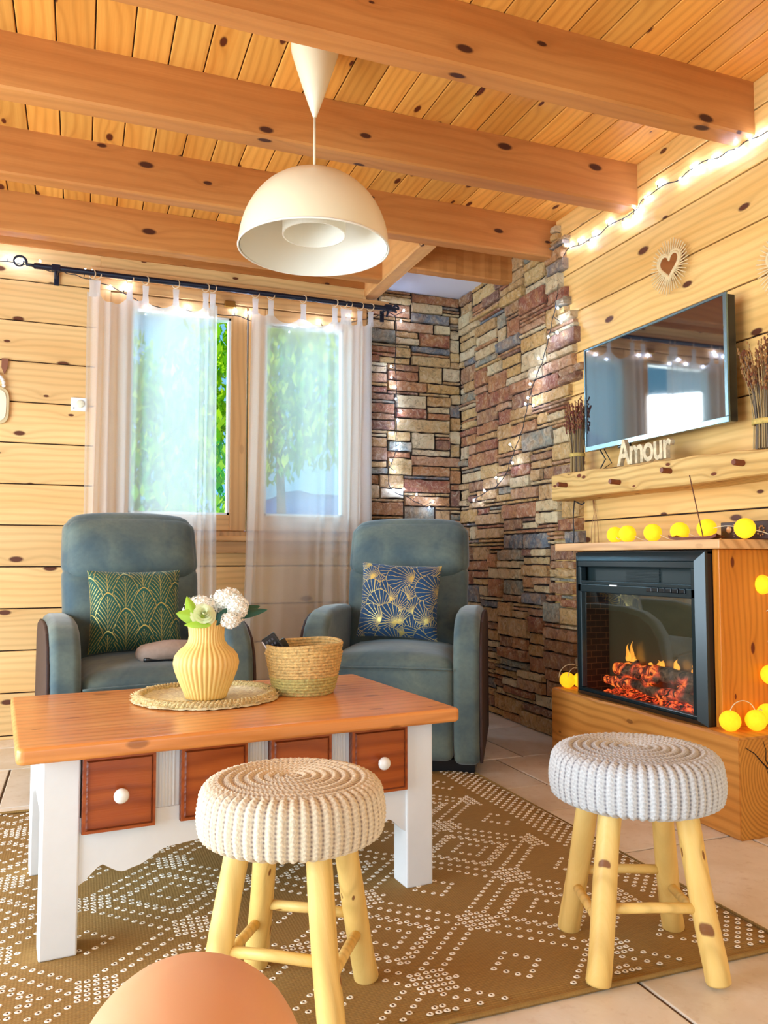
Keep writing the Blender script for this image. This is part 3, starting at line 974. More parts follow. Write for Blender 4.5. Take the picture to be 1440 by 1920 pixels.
# ------------------------------------------------------------------ coffee table
TZ = 0.475
T = empty('coffee_table', (0.388, 2.245, 0), math.radians(5), 'low coffee table with varnished pine top and white legs, standing on the rug', 'table')
TW, TD = 0.525, 0.345
mb = MB()
out = []
for (cx, cy, a0) in ((1, -1, -PI / 2), (1, 1, 0), (-1, 1, PI / 2), (-1, -1, PI)):
    for k in range(7):
        a = a0 + k / 6 * PI / 2
        out.append((cx * (TW + 0.012 - 0.018) + 0.018 * cos(a), cy * (TD + 0.010 - 0.018) + 0.018 * sin(a)))
mb.prism(out, TZ - 0.036, TZ, lambda a, b, h: (a, b, h))
bmesh.ops.recalc_face_normals(mb.bm, faces=mb.bm.faces)
mb.build('table_top', M['table_top'], T, bevel=0.009, seg=4)
LX, LY = 0.482, 0.298
def legbox(sx, sy):
    mb = MB()
    x0, x1 = sorted((sx * LX, sx * (LX - 0.078)))
    y0, y1 = sorted((sy * LY, sy * (LY - 0.078)))
    mb.box((x0, y0, 0.009), (x1, y1, TZ - 0.036))
    mb.build('leg', M['white_paint'], T, bevel=0.004)
for sx in (-1, 1):
    for sy in (-1, 1): legbox(sx, sy)
# front and back aprons with scalloped lower edge
def apron(yc):
    mb = MB()
    x0, x1 = -LX + 0.078, LX - 0.078
    wd = x1 - x0
    top = TZ - 0.175
    low = []
    n = 80
    for i in range(n + 1):
        u = i / n
        m = min(u, 1 - u) * wd
        if m < 0.004: z = 0.155
        elif m < 0.047: z = 0.155 + (m - 0.004) / 0.043 * 0.04
        elif m < 0.075: z = 0.195 - (m - 0.047) / 0.028 * 0.018
        elif m < 0.115: z = 0.177 - 0.006 * sin((m - 0.075) / 0.04 * PI)
        elif m < 0.20: z = 0.177 + 0.034 * (1 - cos((m - 0.115) / 0.085 * PI)) / 2
        else: z = 0.211 + 0.006 * sin((m - 0.20) / (wd / 2 - 0.20) * PI) 
        low.append((x0 + u * wd, z))
    for i in range(n):
        (a, za), (b, zb) = low[i], low[i + 1]
        v = [mb.v(p) for p in ((a, yc, za), (b, yc, zb), (b, yc, 0.30), (a, yc, 0.30), (a, yc + 0.018, za), (b, yc + 0.018, zb), (b, yc + 0.018, 0.30), (a, yc + 0.018, 0.30))]
        mb.f([v[0], v[1], v[2], v[3]]); mb.f([v[5], v[4], v[7], v[6]]); mb.f([v[4], v[5], v[1], v[0]]); mb.f([v[3], v[2], v[6], v[7]])
    mb.build('scalloped_apron', M['white_paint'], T)
apron(-LY + 0.006); apron(LY - 0.024)
mb = MB()
for s in (-1, 1):
    mb.box((s * (LX - 0.02) - 0.009, -LY + 0.07, 0.24), (s * (LX - 0.02) + 0.009, LY - 0.07, TZ - 0.036))
mb.box((-LX + 0.05, -LY + 0.028, 0.295), (LX - 0.05, LY - 0.03, TZ - 0.04))
mb.build('table_box', M['white_paint'], T, bevel=0.002)
DX = [-0.322, -0.108, 0.108, 0.322]
for d in DX:
    dr = None
    mb = MB()
    w2 = 0.078
    z0, z1 = 0.268, TZ - 0.042
    yf = -LY - 0.012
    mb.box((d - w2, yf, z0), (d + w2, -LY + 0.03, z1))
    dr = mb.build('drawer', M['drawer'], T, bevel=0.0)
    mb = MB()   # bevelled dark border
    e = 0.010
    A = [(d - w2 - 0.001, z0 - 0.001), (d + w2 + 0.001, z0 - 0.001), (d + w2 + 0.001, z1 + 0.001), (d - w2 - 0.001, z1 + 0.001)]
    B = [(d - w2 + e, z0 + e), (d + w2 - e, z0 + e), (d + w2 - e, z1 - e), (d - w2 + e, z1 - e)]
    va = [mb.v((a, yf + 0.006, b)) for a, b in A]; vb = [mb.v((a, yf - 0.003, b)) for a, b in B]; vc = [mb.v((a, -LY + 0.03, b)) for a, b in A]
    vd = [mb.v((a, yf + 0.001, b)) for a, b in B]
    for i in range(4):
        mb.f([va[i], va[(i + 1) % 4], vb[(i + 1) % 4], vb[i]]); mb.f([vc[i], vc[(i + 1) % 4], va[(i + 1) % 4], va[i]]); mb.f([vb[i], vb[(i + 1) % 4], vd[(i + 1) % 4], vd[i]])
    mb.build('drawer_border', M['drawer_edge'], dr)
    mb = MB()
    kz = (z0 + z1) / 2 - 0.002
    mb.mat = Matrix.Translation((d, yf - 0.002, kz)) @ Matrix.Rotation(PI / 2, 4, 'X')
    mb.lathe([(0.007, 0), (0.006, 0.008), (0.012, 0.013), (0.0165, 0.019), (0.0165, 0.024), (0.012, 0.030), (0.004, 0.032), (0.0005, 0.0322)], 28)
    mb.build('knob', M['porcelain'], dr, smooth=True)
# fluted posts between the drawers
for d in (-0.215, 0, 0.215):
    mb = MB()
    for i in range(5):
        mb.tube([(d - 0.016 + i * 0.008, -LY + 0.014, 0.268), (d - 0.016 + i * 0.008, -LY + 0.014, TZ - 0.037)], 0.0048, 8)
    mb.box((d - 0.028, -LY + 0.012, 0.268), (d + 0.028, -LY + 0.03, TZ - 0.037))
    mb.build('fluted_post', M['white_paint'], T)

# ------------------------------------------------------------------ on the table: mat, vase, flowers, basket
mb = MB()
r_ = random.Random(3)
def doily(u, v):
    a = 2 * PI * u
    r = 0.206 * v
    z = 0.003
    if v > 0.72:
        q = (v - 0.72) / 0.28
        z += 0.010 * sin(min(1, q) * PI) * (0.8 + 0.4 * noise.noise(Vector((cos(a) * 9, sin(a) * 9, 0)))) + 0.003 * noise.noise(Vector((cos(a) * 40 * v, sin(a) * 40 * v, 2)))
    r *= 1 + 0.02 * noise.noise(Vector((cos(a) * 4, sin(a) * 4, 5)))
    return (r * cos(a), r * sin(a), z)
mb.grid(doily, 160, 24, wrapu=True)
mat_o = empty('braided_placemat', (0.345, 2.335, TZ), 0, 'round pale straw mat with raised frayed border under the ribbed vase', 'placemat')
mb.build('woven_disc', flat('pale_straw', lin(246, 230, 190), 0.85, var=0.3, scale=90, bump=0.5), mat_o, smooth=True)
mb = MB()
for k in range(3):
    pts = []
    n = 220
    for i in range(n):
        a = 2 * PI * i / n
        rr_ = 0.186 + 0.009 * cos(a * 34 + k * 2.1) + 0.003 * noise.noise(Vector((a * 9, k, 0)))
        pts.append((rr_ * cos(a), rr_ * sin(a), 0.012 + 0.006 * sin(a * 34 + k * 2.1)))
    mb.tube(pts, 0.0062, 6, closed=True)
mb.build('braid_border', flat('straw_braid', lin(236, 208, 146), 0.9, var=0.45, scale=140, bump=0.8), mat_o, smooth=True)
mb = MB()
for i in range(420):
    a = r_.uniform(0, 2 * PI); q = r_.uniform(0.19, 0.206)
    p = Vector((q * cos(a), q * sin(a), r_.uniform(0.004, 0.018)))
    d = Vector((cos(a + r_.uniform(-1, 1)), sin(a + r_.uniform(-1, 1)), r_.uniform(-0.2, 0.5))) * r_.uniform(0.004, 0.010)
    mb.tube([p, p + d], 0.0007, 3, cap=False)
o = mb.build('frayed_fringe', flat('straw_fringe', lin(240, 216, 160), 0.9), mat_o); o['kind'] = 'stuff'

vz = TZ + 0.007
V0 = empty('ribbed_vase', (0.338, 2.30, vz), 0, 'sand yellow pleated ceramic vase on the straw mat, holding white flowers', 'vase')
mb = MB()
def pleat(a, z):
    return 1 + 0.045 * (abs(sin(a * 19)) - 0.5)
prof = [(0.040, 0.0), (0.055, 0.001), (0.062, 0.02), (0.075, 0.05), (0.086, 0.08), (0.0895, 0.098), (0.086, 0.117), (0.074, 0.133), (0.058, 0.146), (0.050, 0.158), (0.0478, 0.172), (0.049, 0.19), (0.0525, 0.208), (0.0545, 0.217), (0.052, 0.2185), (0.046, 0.205), (0.043, 0.17), (0.06, 0.13), (0.07, 0.1), (0.05, 0.02), (0.0, 0.015)]
sm = []
for i in range(len(prof) - 1):
    (a, b), (c, d) = prof[i], prof[i + 1]
    for k in range(3): sm.append((a + (c - a) * k / 3, b + (d - b) * k / 3))
sm.append(prof[-1])
mb.lathe(sm, 304, mod=pleat, cap0=True)
mb.build('vase_body', flat('sand_ceramic', lin(240, 200, 118), 0.6, var=0.06, scale=12), V0, smooth=True)

fl = empty('flower_bouquet', (0.338, 2.30, vz + 0.2), 0, 'bouquet of white blossoms and green leaves in the pleated vase', 'flowers')
PET = flat('white_petal', lin(255, 252, 240), 0.6)
PETG = flat('pale_green_petal', lin(238, 244, 196), 0.55, var=0.05, scale=15)
LEAFD = flat('dark_leaf', lin(18, 84, 70), 0.35, spec=0.6)
LEAFL = flat('lime_leaf', lin(170, 214, 70), 0.45, var=0.15, scale=12)
def at_px(u, v, y): return on_y(u, v, y) - Vector((0.338, 2.30, vz + 0.2))
def florets(c, rad, n, seed, sz=0.008):
    q = random.Random(seed)
    mb = MB()
    for i in range(n):
        th = math.acos(1 - 2 * (i + .5) / n); ph = i * 2.39996
        d = Vector((sin(th) * cos(ph), sin(th) * sin(ph), cos(th)))
        p = c + Vector((d.x * rad[0], d.y * rad[1], d.z * rad[2])) * q.uniform(0.85, 1.08)
        e = d.orthogonal().normalized(); b = d.cross(e)
        ro = q.uniform(0, 6)
        for k in range(5):
            a = ro + k * 2 * PI / 5
            t1 = e * cos(a) + b * sin(a); t2 = e * cos(a + 0.5) + b * sin(a + 0.5); t0 = e * cos(a - 0.5) + b * sin(a - 0.5)
            mb.f([mb.v(p), mb.v(p + t0 * sz * 0.7 + d * 0.003), mb.v(p + t1 * sz * 1.25 + d * q.uniform(0, 0.004)), mb.v(p + t2 * sz * 0.7 + d * 0.003)])
    mb.ball(c, min(rad) * 0.86, 12, 8, (rad[0] / min(rad), rad[1] / min(rad), rad[2] / min(rad)))
    return mb
for nm, px, py, yy, rad, n, sd in (('white_blossom', 378, 1141, 2.31, (0.048, 0.04, 0.034), 110, 1), ('white_blossom', 425, 1127, 2.31, (0.045, 0.04, 0.034), 110, 2), ('white_blossom', 444, 1140, 2.27, (0.030, 0.03, 0.036), 80, 4), ('white_blossom', 432, 1163, 2.24, (0.024, 0.022, 0.020), 50, 5)):
    florets(at_px(px, py, yy), rad, n, sd).build(nm, PET, fl, smooth=False)
# rose-like pale bloom
mb = MB()
c = at_px(381, 1153, 2.235)
for L_ in range(5):
    rr_ = 0.006 + L_ * 0.0062
    npet = 3 + L_
    for k in range(npet):
        a0 = 2 * PI * k / npet + L_ * 0.7
        def pf(u, v, a0=a0, rr_=rr_, npet=npet, L_=L_):
            a = a0 + (u - .5) * 2 * PI / npet * 1.35
            r = rr_ * (0.35 + 0.75 * v) + 0.002 * u
            h = 0.022 * v - 0.004 * L_ - (0.003 * L_ * v * v)
            h += 0.002 * cos((u - .5) * PI)
            return Vector((r * cos(a), -h - 0.002, r * sin(a))) @ Matrix.Rotation(0.5, 3, 'X') + c
        mb.grid(pf, 5, 4)
mb.build('pale_green_bloom', PETG, fl, smooth=True)
def leaf(p0, p1, wd, nrm, curl, m, name):
    mb = MB()
    p0, p1 = Vector(p0), Vector(p1)
    d = p1 - p0; sd = d.normalized().cross(Vector(nrm)).normalized(); up = sd.cross(d.normalized())
    def g(u, v):
        w_ = wd * (sin(PI * min(1, v * 0.97 + 0.03)) ** 0.7) * (1 - 0.25 * v)
        x = (u - 0.5) * 2
        return p0 + d * v + sd * (x * w_) + up * (curl * sin(PI * v) - abs(x) * w_ * 0.25)
    mb.grid(g, 6, 14)
    mb.build(name, m, fl, smooth=True)
leaf(at_px(392, 1165, 2.25), at_px(330, 1150, 2.24), 0.026, (0, -1, 0.2), 0.008, LEAFL, 'lime_leaf')
leaf(at_px(370, 1176, 2.235), at_px(350, 1118, 2.26), 0.020, (0.1, -1, 0.2), 0.006, LEAFL, 'lime_leaf')
leaf(at_px(395, 1172, 2.22), at_px(345, 1172, 2.225), 0.012, (0, -1, 0.5), 0.004, LEAFL, 'lime_leaf')
leaf(at_px(440, 1158, 2.28), at_px(502, 1143, 2.26), 0.015, (0.1, -0.8, 0.6), 0.006, LEAFD, 'dark_leaf')
leaf(at_px(438, 1152, 2.30), at_px(488, 1136, 2.32), 0.014, (0, -0.9, 0.4), 0.006, LEAFD, 'dark_leaf')
leaf(at_px(405, 1172, 2.25), at_px(425, 1140, 2.25), 0.014, (0, -1, 0.2), 0.004, LEAFD, 'dark_leaf')
leaf(at_px(420, 1174, 2.26), at_px(445, 1148, 2.25), 0.012, (0, -1, 0.3), 0.004, LEAFD, 'dark_leaf')
mb = MB()
for i in range(7):
    a = i * 0.9
    mb.tube([(0.015 * cos(a), 0.015 * sin(a), -0.15), (0.022 * cos(a), 0.022 * sin(a), 0.0), (0.035 * cos(a), 0.02 * sin(a), 0.05)], 0.0022, 5)
mb.build('stem', LEAFD, fl)

B = empty('woven_basket', (0.628, 2.325, TZ), 0, 'round woven seagrass basket on the coffee table, beside the vase', 'basket')
mb = MB()
n = 17
for i in range(n):
    z = 0.006 + i * 0.0087
    k = i / (n - 1)
    rr_ = 0.083 + 0.032 * k ** 0.75 - (0.004 if k > 0.85 else 0)
    pts = []
    for j in range(120):
        a = 2 * PI * j / 120
        w_ = 0.0011 * sin(a * (38 if i < 6 else 60) + i * PI) + 0.0012 * noise.noise(Vector((cos(a) * 3, sin(a) * 3, i)))
        zz = z + (0.004 * sin(a * 1.0 + 1.0) + 0.002 * sin(a * 3)) * k
        pts.append(((rr_ + w_) * cos(a), (rr_ + w_) * sin(a), zz))
    mb.mi = 0 if i > 5 else 1
    mb.tube(pts, 0.0054, 7, closed=True)
for i in range(5):   # coiled bottom
    q = 0.080 - i * 0.017
    mb.tube([(q * cos(a), q * sin(a), 0.007) for a in [2 * PI * j / 40 for j in range(40)]], 0.0085, 6, closed=True)
mb.build('basket_body', [flat('seagrass', lin(224, 186, 116), 0.75, var=0.4, scale=110, bump=0.6), flat('seagrass_green', lin(204, 186, 110), 0.75, var=0.35, scale=110, bump=0.6)], B, smooth=True)
rm = empty('remote_control', (0.565, 2.32, TZ + 0.10), 0, 'black remote control standing in the woven basket, left', 'remote control')
rm.rotation_euler = (math.radians(8), math.radians(-34), math.radians(-20))
mb = MB(); mb.box((-0.022, -0.009, -0.075), (0.022, 0.009, 0.085)); mb.build('remote_body', M['black'], rm, bevel=0.004, seg=3)
mb = MB(); mb.box((-0.0225, -0.0095, -0.07), (-0.0185, 0.006, 0.080)); mb.build('silver_edge', flat('silver_trim', lin(220, 220, 225), 0.3, 0.5), rm)
mb = MB()
for i in range(6):
    for j in range(3): mb.box((-0.012 + j * 0.009, -0.0105, 0.068 - i * 0.014), (-0.007 + j * 0.009, -0.0085, 0.074 - i * 0.014))
mb.build('buttons', flat('grey_buttons', lin(90, 95, 105), 0.5), rm)
rm = empty('remote_control', (0.590, 2.345, TZ + 0.092), 0, 'second darker remote control leaning in the basket behind the first', 'remote control')
rm.rotation_euler = (math.radians(-4), math.radians(-30), math.radians(10))
mb = MB(); mb.box((-0.02, -0.008, -0.07), (0.02, 0.008, 0.07)); mb.build('remote_body', M['black'], rm, bevel=0.004, seg=3)

# ------------------------------------------------------------------ stools
def knit_mat(name, c, gap):
    t = NT(name)
    at = t.n('ShaderNodeAttribute'); at.attribute_name = 'yarn'
    sepn = t.n('ShaderNodeSeparateColor'); t.L.new(at.outputs['Color'], sepn.inputs[0])
    fz = t.noise(t.coords(), 260, 3)
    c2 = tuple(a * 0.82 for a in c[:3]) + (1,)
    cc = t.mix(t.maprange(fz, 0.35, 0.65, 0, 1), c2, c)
    t.L.new(t.mix(sepn.outputs[0], cc, gap), t.b.inputs['Base Color'])  # dark threads and cavity shade painted into the groove colour
    t.b.inputs['Roughness'].default_value = 0.9
    t.bump(fz, 0.6, 0.003)
    return t.m
def stool(label, loc, rz, legs, topz, c, gap, rad):
    t = empty('knit_stool', loc, rz, label, 'stool', 'round stools with knitted covers')
    NA, NP = 528, 150
    H = 0.112
    # profile param s in 0..1: centre of top -> rim -> side -> underside
    def prof(s):
        Ltop, Lc, Ls = rad - 0.03, 0.045, H - 0.05
        tot = Ltop + Lc + Ls + 0.06
        d = s * tot
        if d < Ltop: return d, topz - 0.004 * (d / Ltop) ** 2, 0.0, 1.0, d, 0
        d -= Ltop
        if d < Lc:
            a = d / Lc * PI / 2
            return Ltop + 0.03 * sin(a), topz - 0.004 - 0.03 * (1 - cos(a)), sin(a), cos(a), Ltop + d, 1
        d -= Lc
        if d < Ls:
            k = d / Ls
            return rad + 0.004 * sin(k * PI), topz - 0.034 - d, 1.0, 0.0, Ltop + Lc + d, 1
        d -= Ls
        a = d / 0.06
        return rad - 0.04 * a ** 1.5, topz - 0.034 - Ls - 0.018 * a, 0.9, -0.5, Ltop + Lc + Ls + d, 1
    mb = MB()
    NR = 54
    vals = []
    def fn(u, v):
        a = 2 * PI * u
        s = max(v, 0.004)
        r, z, nr, nz, d, side = prof(s)
        rid = u * NR * 1.0
        if side:
            ph = (rid % 1.0)
            tri = abs(ph - 0.5) * 2           # 0 at rib centre, 1 in the groove
            rib = cos(ph * 2 * PI - PI) * 0.5 + 0.5
            st = 0.5 + 0.5 * sin(d * 760 + (1 if ph < .5 else -1) * (ph - .5) * 9)
            h = 0.0030 * rib + 0.0018 * st * rib
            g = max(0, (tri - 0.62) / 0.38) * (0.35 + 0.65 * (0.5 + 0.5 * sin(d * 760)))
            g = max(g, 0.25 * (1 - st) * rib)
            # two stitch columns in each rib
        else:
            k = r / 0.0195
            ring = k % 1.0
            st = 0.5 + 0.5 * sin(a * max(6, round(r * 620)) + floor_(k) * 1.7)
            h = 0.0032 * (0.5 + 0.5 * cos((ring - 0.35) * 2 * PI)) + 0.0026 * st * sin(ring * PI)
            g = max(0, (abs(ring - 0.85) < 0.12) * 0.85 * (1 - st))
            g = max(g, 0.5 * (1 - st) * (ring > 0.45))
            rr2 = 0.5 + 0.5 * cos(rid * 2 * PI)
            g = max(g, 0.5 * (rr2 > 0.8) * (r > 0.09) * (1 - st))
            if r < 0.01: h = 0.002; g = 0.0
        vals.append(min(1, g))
        return ((r + nr * h) * cos(a), (r + nr * h) * sin(a), z + nz * h)
    mb.grid(fn, NA, NP, wrapu=True)
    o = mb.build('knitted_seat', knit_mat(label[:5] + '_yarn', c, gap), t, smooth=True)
    ca = o.data.color_attributes.new('yarn', 'FLOAT_COLOR', 'POINT')
    fl_ = []
    for q in vals: fl_ += [q, q, q, 1]
    ca.data.foreach_set('color', fl_)
    mb = MB(); mb.lathe([(0.0, topz - H + 0.004), (rad - 0.045, topz - H + 0.004)], 40); mb.build('seat_underside', M['pole_wood'], t)
    tops = []
    for i, (lx, ly) in enumerate(legs):
        p0 = Vector((lx, ly, 0.009)); p1 = Vector((lx * 0.62, ly * 0.62, topz - H + 0.02))
        tops.append((p0, p1))
        mb = MB()
        ax = (p1 - p0).normalized()
        pts, rrs = [], []
        for k in range(13):
            q = k / 12
            pts.append(p0.lerp(p1, q) + Vector((0.0012 * sin(k * 0.5 + i), 0.0012 * cos(k * 0.4 + i * 2), 0)))
            rrs.append(0.0255 - 0.0015 * q + 0.0004 * sin(k * 0.9 + i * 3))
        pts.insert(0, p0 + Vector((0, 0, -0.0)) ); rrs.insert(0, 0.0235)
        pts[1] = p0 + ax * 0.004
        mb.tube(pts, 0.025, 20, rr=rrs)
        mb.build('leg', M['pole_wood'], t, smooth=True)
    for i in range(4):
        a0, a1 = tops[i]; b0, b1 = tops[(i + 1) % 4]
        q = 0.30 if i % 2 == 0 else 0.40
        pa, pb = a0.lerp(a1, q), b0.lerp(b1, q)
        mb = MB(); mb.tube([pa, pa.lerp(pb, .5) + Vector((0, 0, 0.002)), pb], 0.0105, 12); mb.build('stretcher', M['pole_wood'], t, smooth=True)
    return t
floor_ = math.floor
def sq(cx, cy, dx, dy, r):
    b = math.atan2(dy, dx)
    return [(r * cos(b + k * PI / 2), r * sin(b + k * PI / 2)) for k in range(4)]
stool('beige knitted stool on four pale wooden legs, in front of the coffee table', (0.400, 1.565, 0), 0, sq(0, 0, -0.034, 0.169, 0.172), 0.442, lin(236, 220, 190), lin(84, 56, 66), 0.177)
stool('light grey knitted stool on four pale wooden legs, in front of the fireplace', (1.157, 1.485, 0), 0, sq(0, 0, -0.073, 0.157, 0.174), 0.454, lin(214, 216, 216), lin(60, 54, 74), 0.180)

# ------------------------------------------------------------------ rug
rug_r = random.Random(5)
def rug_mat():
    t = NT('rug_weave')
    sp = t.n('ShaderNodeSeparateXYZ'); t.L.new(t.coords(), sp.inputs[0])
    n1 = t.noise(t.comb(t.math('MULTIPLY', sp.outputs[0], 30), t.math('MULTIPLY', sp.outputs[1], 260)), 1, 2)
    n2 = t.noise(t.comb(t.math('MULTIPLY', sp.outputs[0], 500), t.math('MULTIPLY', sp.outputs[1], 500)), 1, 1)
    wv = t.math('SINE', t.math('MULTIPLY', sp.outputs[1], 1150))
    w2 = t.math('SINE', t.math('MULTIPLY', sp.outputs[0], 900))
    q = t.math('MULTIPLY', t.math('MULTIPLY_ADD', wv, 0.5, 0.5), t.math('MULTIPLY_ADD', w2, 0.25, 0.75))
    col = t.mix(n1, lin(172, 134, 68), lin(128, 96, 44))
    col = t.mix(t.math('MULTIPLY', q, 0.35), col, lin(180, 148, 90))
    t.L.new(col, t.b.inputs['Base Color']); t.b.inputs['Roughness'].default_value = 0.9
    t.bump(q, 0.5, 0.002)
    return t.m
RX1, RX0, RY0, RY1 = 1.512, -1.75, 1.405, 3.055
mb = MB()
def rugz(x, y): return 0.009 + 0.0006 * sin(x * 9) * sin(y * 7)
mb.grid(lambda u, v: (RX0 + (RX1 - RX0) * u, RY0 + (RY1 - RY0) * v, rugz(RX0 + (RX1 - RX0) * u, RY0 + (RY1 - RY0) * v) if 0 < u < 1 and 0 < v < 1 else 0.001), 60, 40)
edge = [(RX1, RY0), (RX1, RY1), (RX0, RY1), (RX0, RY0)]
mb.tube([(x, y, 0.006) for x, y in edge], 0.0055, 6, closed=True)
mb.mi = 1
p = 0.0178
NI = int((RX1 - RX0) / p); NJ = int((RY1 - RY0) / p)
Pd = 24
for i in range(NI):
    for j in range(NJ):
        x = RX1 - 0.020 - i * p; y = RY1 - 0.018 - j * p
        if x < -0.9 or y < RY0 + 0.015: continue
        on = False
        if i < 7: on = (i + j) % 2 == 0
        elif i < 9: on = False
        else:
            s_, d_ = (i - 9 + j) % Pd, (i - 9 - j) % Pd
            if s_ in (0, 3) or d_ in (0, 3): on = True
            if (s_ in (1, 2, 21, 22, 23) and d_ in (1, 2, 21, 22, 23)) and (s_ + d_) % 2 == 0: on = True
            # nested small diamond
            sc_, dc_ = s_ - 13.5, d_ - 13.5
            m_ = max(abs(sc_), abs(dc_))
            if 2 < m_ < 3.6 and ((s_ if abs(dc_) == m_ else d_) % 2 == 0): on = True
            if 6.4 < m_ < 7.6 and ((int((i - 9 + j) // Pd) + int((i - 9 - j) // Pd)) % 2 == 0): on = True
        if not on: continue
        x += rug_r.uniform(-.0012, .0012); y += rug_r.uniform(-.0012, .0012)
        z = rugz(x, y)
        A, Bv, Cv = [], [], []
        for k in range(8):
            a = 2 * PI * k / 8
            A.append(mb.v((x + 0.0076 * cos(a), y + 0.0062 * sin(a), z + 0.0002)))
            Bv.append(mb.v((x + 0.0054 * cos(a), y + 0.0045 * sin(a), z + 0.0018)))
            Cv.append(mb.v((x + 0.0022 * cos(a), y + 0.0034 * sin(a), z + 0.0010)))
        for k in range(8):
            mb.f([A[k], A[(k + 1) % 8], Bv[(k + 1) % 8], Bv[k]], 1)
            mb.f([Bv[k], Bv[(k + 1) % 8], Cv[(k + 1) % 8], Cv[k]], 1)
        mb.f(Cv, 2)
rug = mb.build('patterned_rug', [rug_mat(), flat('rug_white_yarn', lin(246, 236, 216), 0.85), flat('rug_loop_hole', lin(92, 66, 36), 0.9)], None, smooth=False)
tag(rug, 'brown flat-woven rug with diamonds of small white dots on the tiled floor', 'rug')

# ------------------------------------------------------------------ hearth and electric fireplace
HX, HY0, HY1, HZ = 1.923, 1.968, 3.02, 0.313
hb = empty('hearth_beam', (2.07, 2.5, 0), 0, 'massive squared oak beam on the tiled floor carrying the fireplace', 'hearth beam')
mb = MB()
NY = 40
prof = [(HX + 0.006, 0), (HX, 0.006), (HX, HZ - 0.008), (HX + 0.008, HZ), (XW - 0.002, HZ), (XW - 0.002, 0)]
XS2 = 2.172
rings = []
for i in range(NY + 1):
    y = HY0 + (HY1 - HY0) * i / NY
    rings.append([mb.v((min(a, XS2 if y > 3.12 else XW - 0.002) + (0.002 * sin(y * 21) if a < 2 else 0) - 2.07, y - 2.5, b + (0.0015 * sin(y * 13) if b > .2 else 0))) for a, b in prof])
for i in range(NY):
    for k in range(6): mb.f([rings[i][k], rings[i][(k + 1) % 6], rings[i + 1][(k + 1) % 6], rings[i + 1][k]])
mb.f(rings[-1]); mb.f(rings[0][::-1])
bmesh.ops.recalc_face_normals(mb.bm, faces=mb.bm.faces)
mb.build('beam_body', M['hearth_wood'], hb)
# end grain with drying cracks
t = NT('oak_end_grain')
sp = t.n('ShaderNodeSeparateXYZ'); t.L.new(t.coords(), sp.inputs[0])
dx = t.math('SUBTRACT', sp.outputs[0], 0.02); dz = t.math('SUBTRACT', sp.outputs[2], 0.19)
rad_ = t.math('SQRT', t.math('ADD', t.math('MULTIPLY', dx, dx), t.math('MULTIPLY', t.math('MULTIPLY', dz, dz), 0.8)))
nz = t.noise(t.coords(), 6, 3)
rg = t.math('POWER', t.math('MULTIPLY_ADD', t.math('SINE', t.math('ADD', t.math('MULTIPLY', rad_, 560), t.math('MULTIPLY', nz, 22))), 0.5, 0.5), 1.6)
t.L.new(t.mix(t.math('MULTIPLY', rg, 0.5), t.mix(nz, lin(222, 158, 66), lin(196, 124, 40)), lin(140, 78, 20)), t.b.inputs['Base Color'])
t.b.inputs['Roughness'].default_value = 0.6
mb = MB()
mb.box((HX + 0.004 - 2.07, HY0 - 2.5 - 0.002, 0.004), (XW - 0.004 - 2.07, HY0 - 2.5 + 0.001, HZ - 0.006))
mb.build('end_grain', t.m, hb)
mb = MB()
def crack(pts, w):
    P = [Vector((a - 2.07, HY0 - 2.5 - 0.0026, b)) for a, b in pts]
    for k in range(len(P) - 1):
        q0, q1 = w * (0.3 + 0.7 * k / len(P)), w * (0.3 + 0.7 * (k + 1) / len(P))
        d = (P[k + 1] - P[k]).normalized(); s_ = Vector((-d.z, 0, d.x))
        mb.f([mb.v(P[k] - s_ * q0), mb.v(P[k + 1] - s_ * q1), mb.v(P[k + 1] + s_ * q1), mb.v(P[k] + s_ * q0)])
crack([(1.948, 0.283), (1.985, 0.262), (2.015, 0.232), (2.045, 0.205), (2.085, 0.195)], 0.004)
crack([(2.02, 0.30), (2.032, 0.27), (2.03, 0.238), (2.05, 0.21)], 0.003)
crack([(2.03, 0.215), (2.05, 0.17), (2.058, 0.14), (2.075, 0.145)], 0.003)
crack([(2.16, 0.21), (2.11, 0.20), (2.06, 0.205)], 0.004)
mb.build('drying_cracks', M['dark_gap'], hb)

FP = empty('electric_fireplace', (2.07, 2.5, HZ), 0, 'black electric fireplace with glowing logs in a pine surround on the hearth beam', 'fireplace')
def L3(x, y, z): return (x - 2.07, y - 2.5, z - HZ)
def fbox(mb, x0, x1, y0, y1, z0, z1): mb.box(L3(x0, y0, z0), L3(x1, y1, z1))
mb = MB()
fbox(mb, 1.985, XW - 0.003, 2.095, 2.125, HZ + 0.001, 0.902)
mb.build('surround_side', M['surround'], FP, bevel=0.002)
mb = MB(); fbox(mb, 1.985, 2.17, 2.87, 2.90, HZ + 0.001, 0.902); mb.build('surround_side', M['surround'], FP, bevel=0.002)
mb = MB(); fbox(mb, 1.925, 2.165, 2.03, 2.985, 0.903, 0.935)
mb.build('shelf_board', M['shelf_wood'], FP, bevel=0.004)
mb = MB(); fbox(mb, 2.160, XW - 0.003, 2.03, 3.10, 0.903, 0.935); mb.build('shelf_back', M['shelf_wood'], FP, bevel=0.002)
FY0, FY1, FZ0, FZ1 = 2.125, 2.870, 0.3145, 0.895
BM = flat('fireplace_frame_black', lin(34, 48, 52), 0.28, 0.3, spec=0.7)
mb = MB()
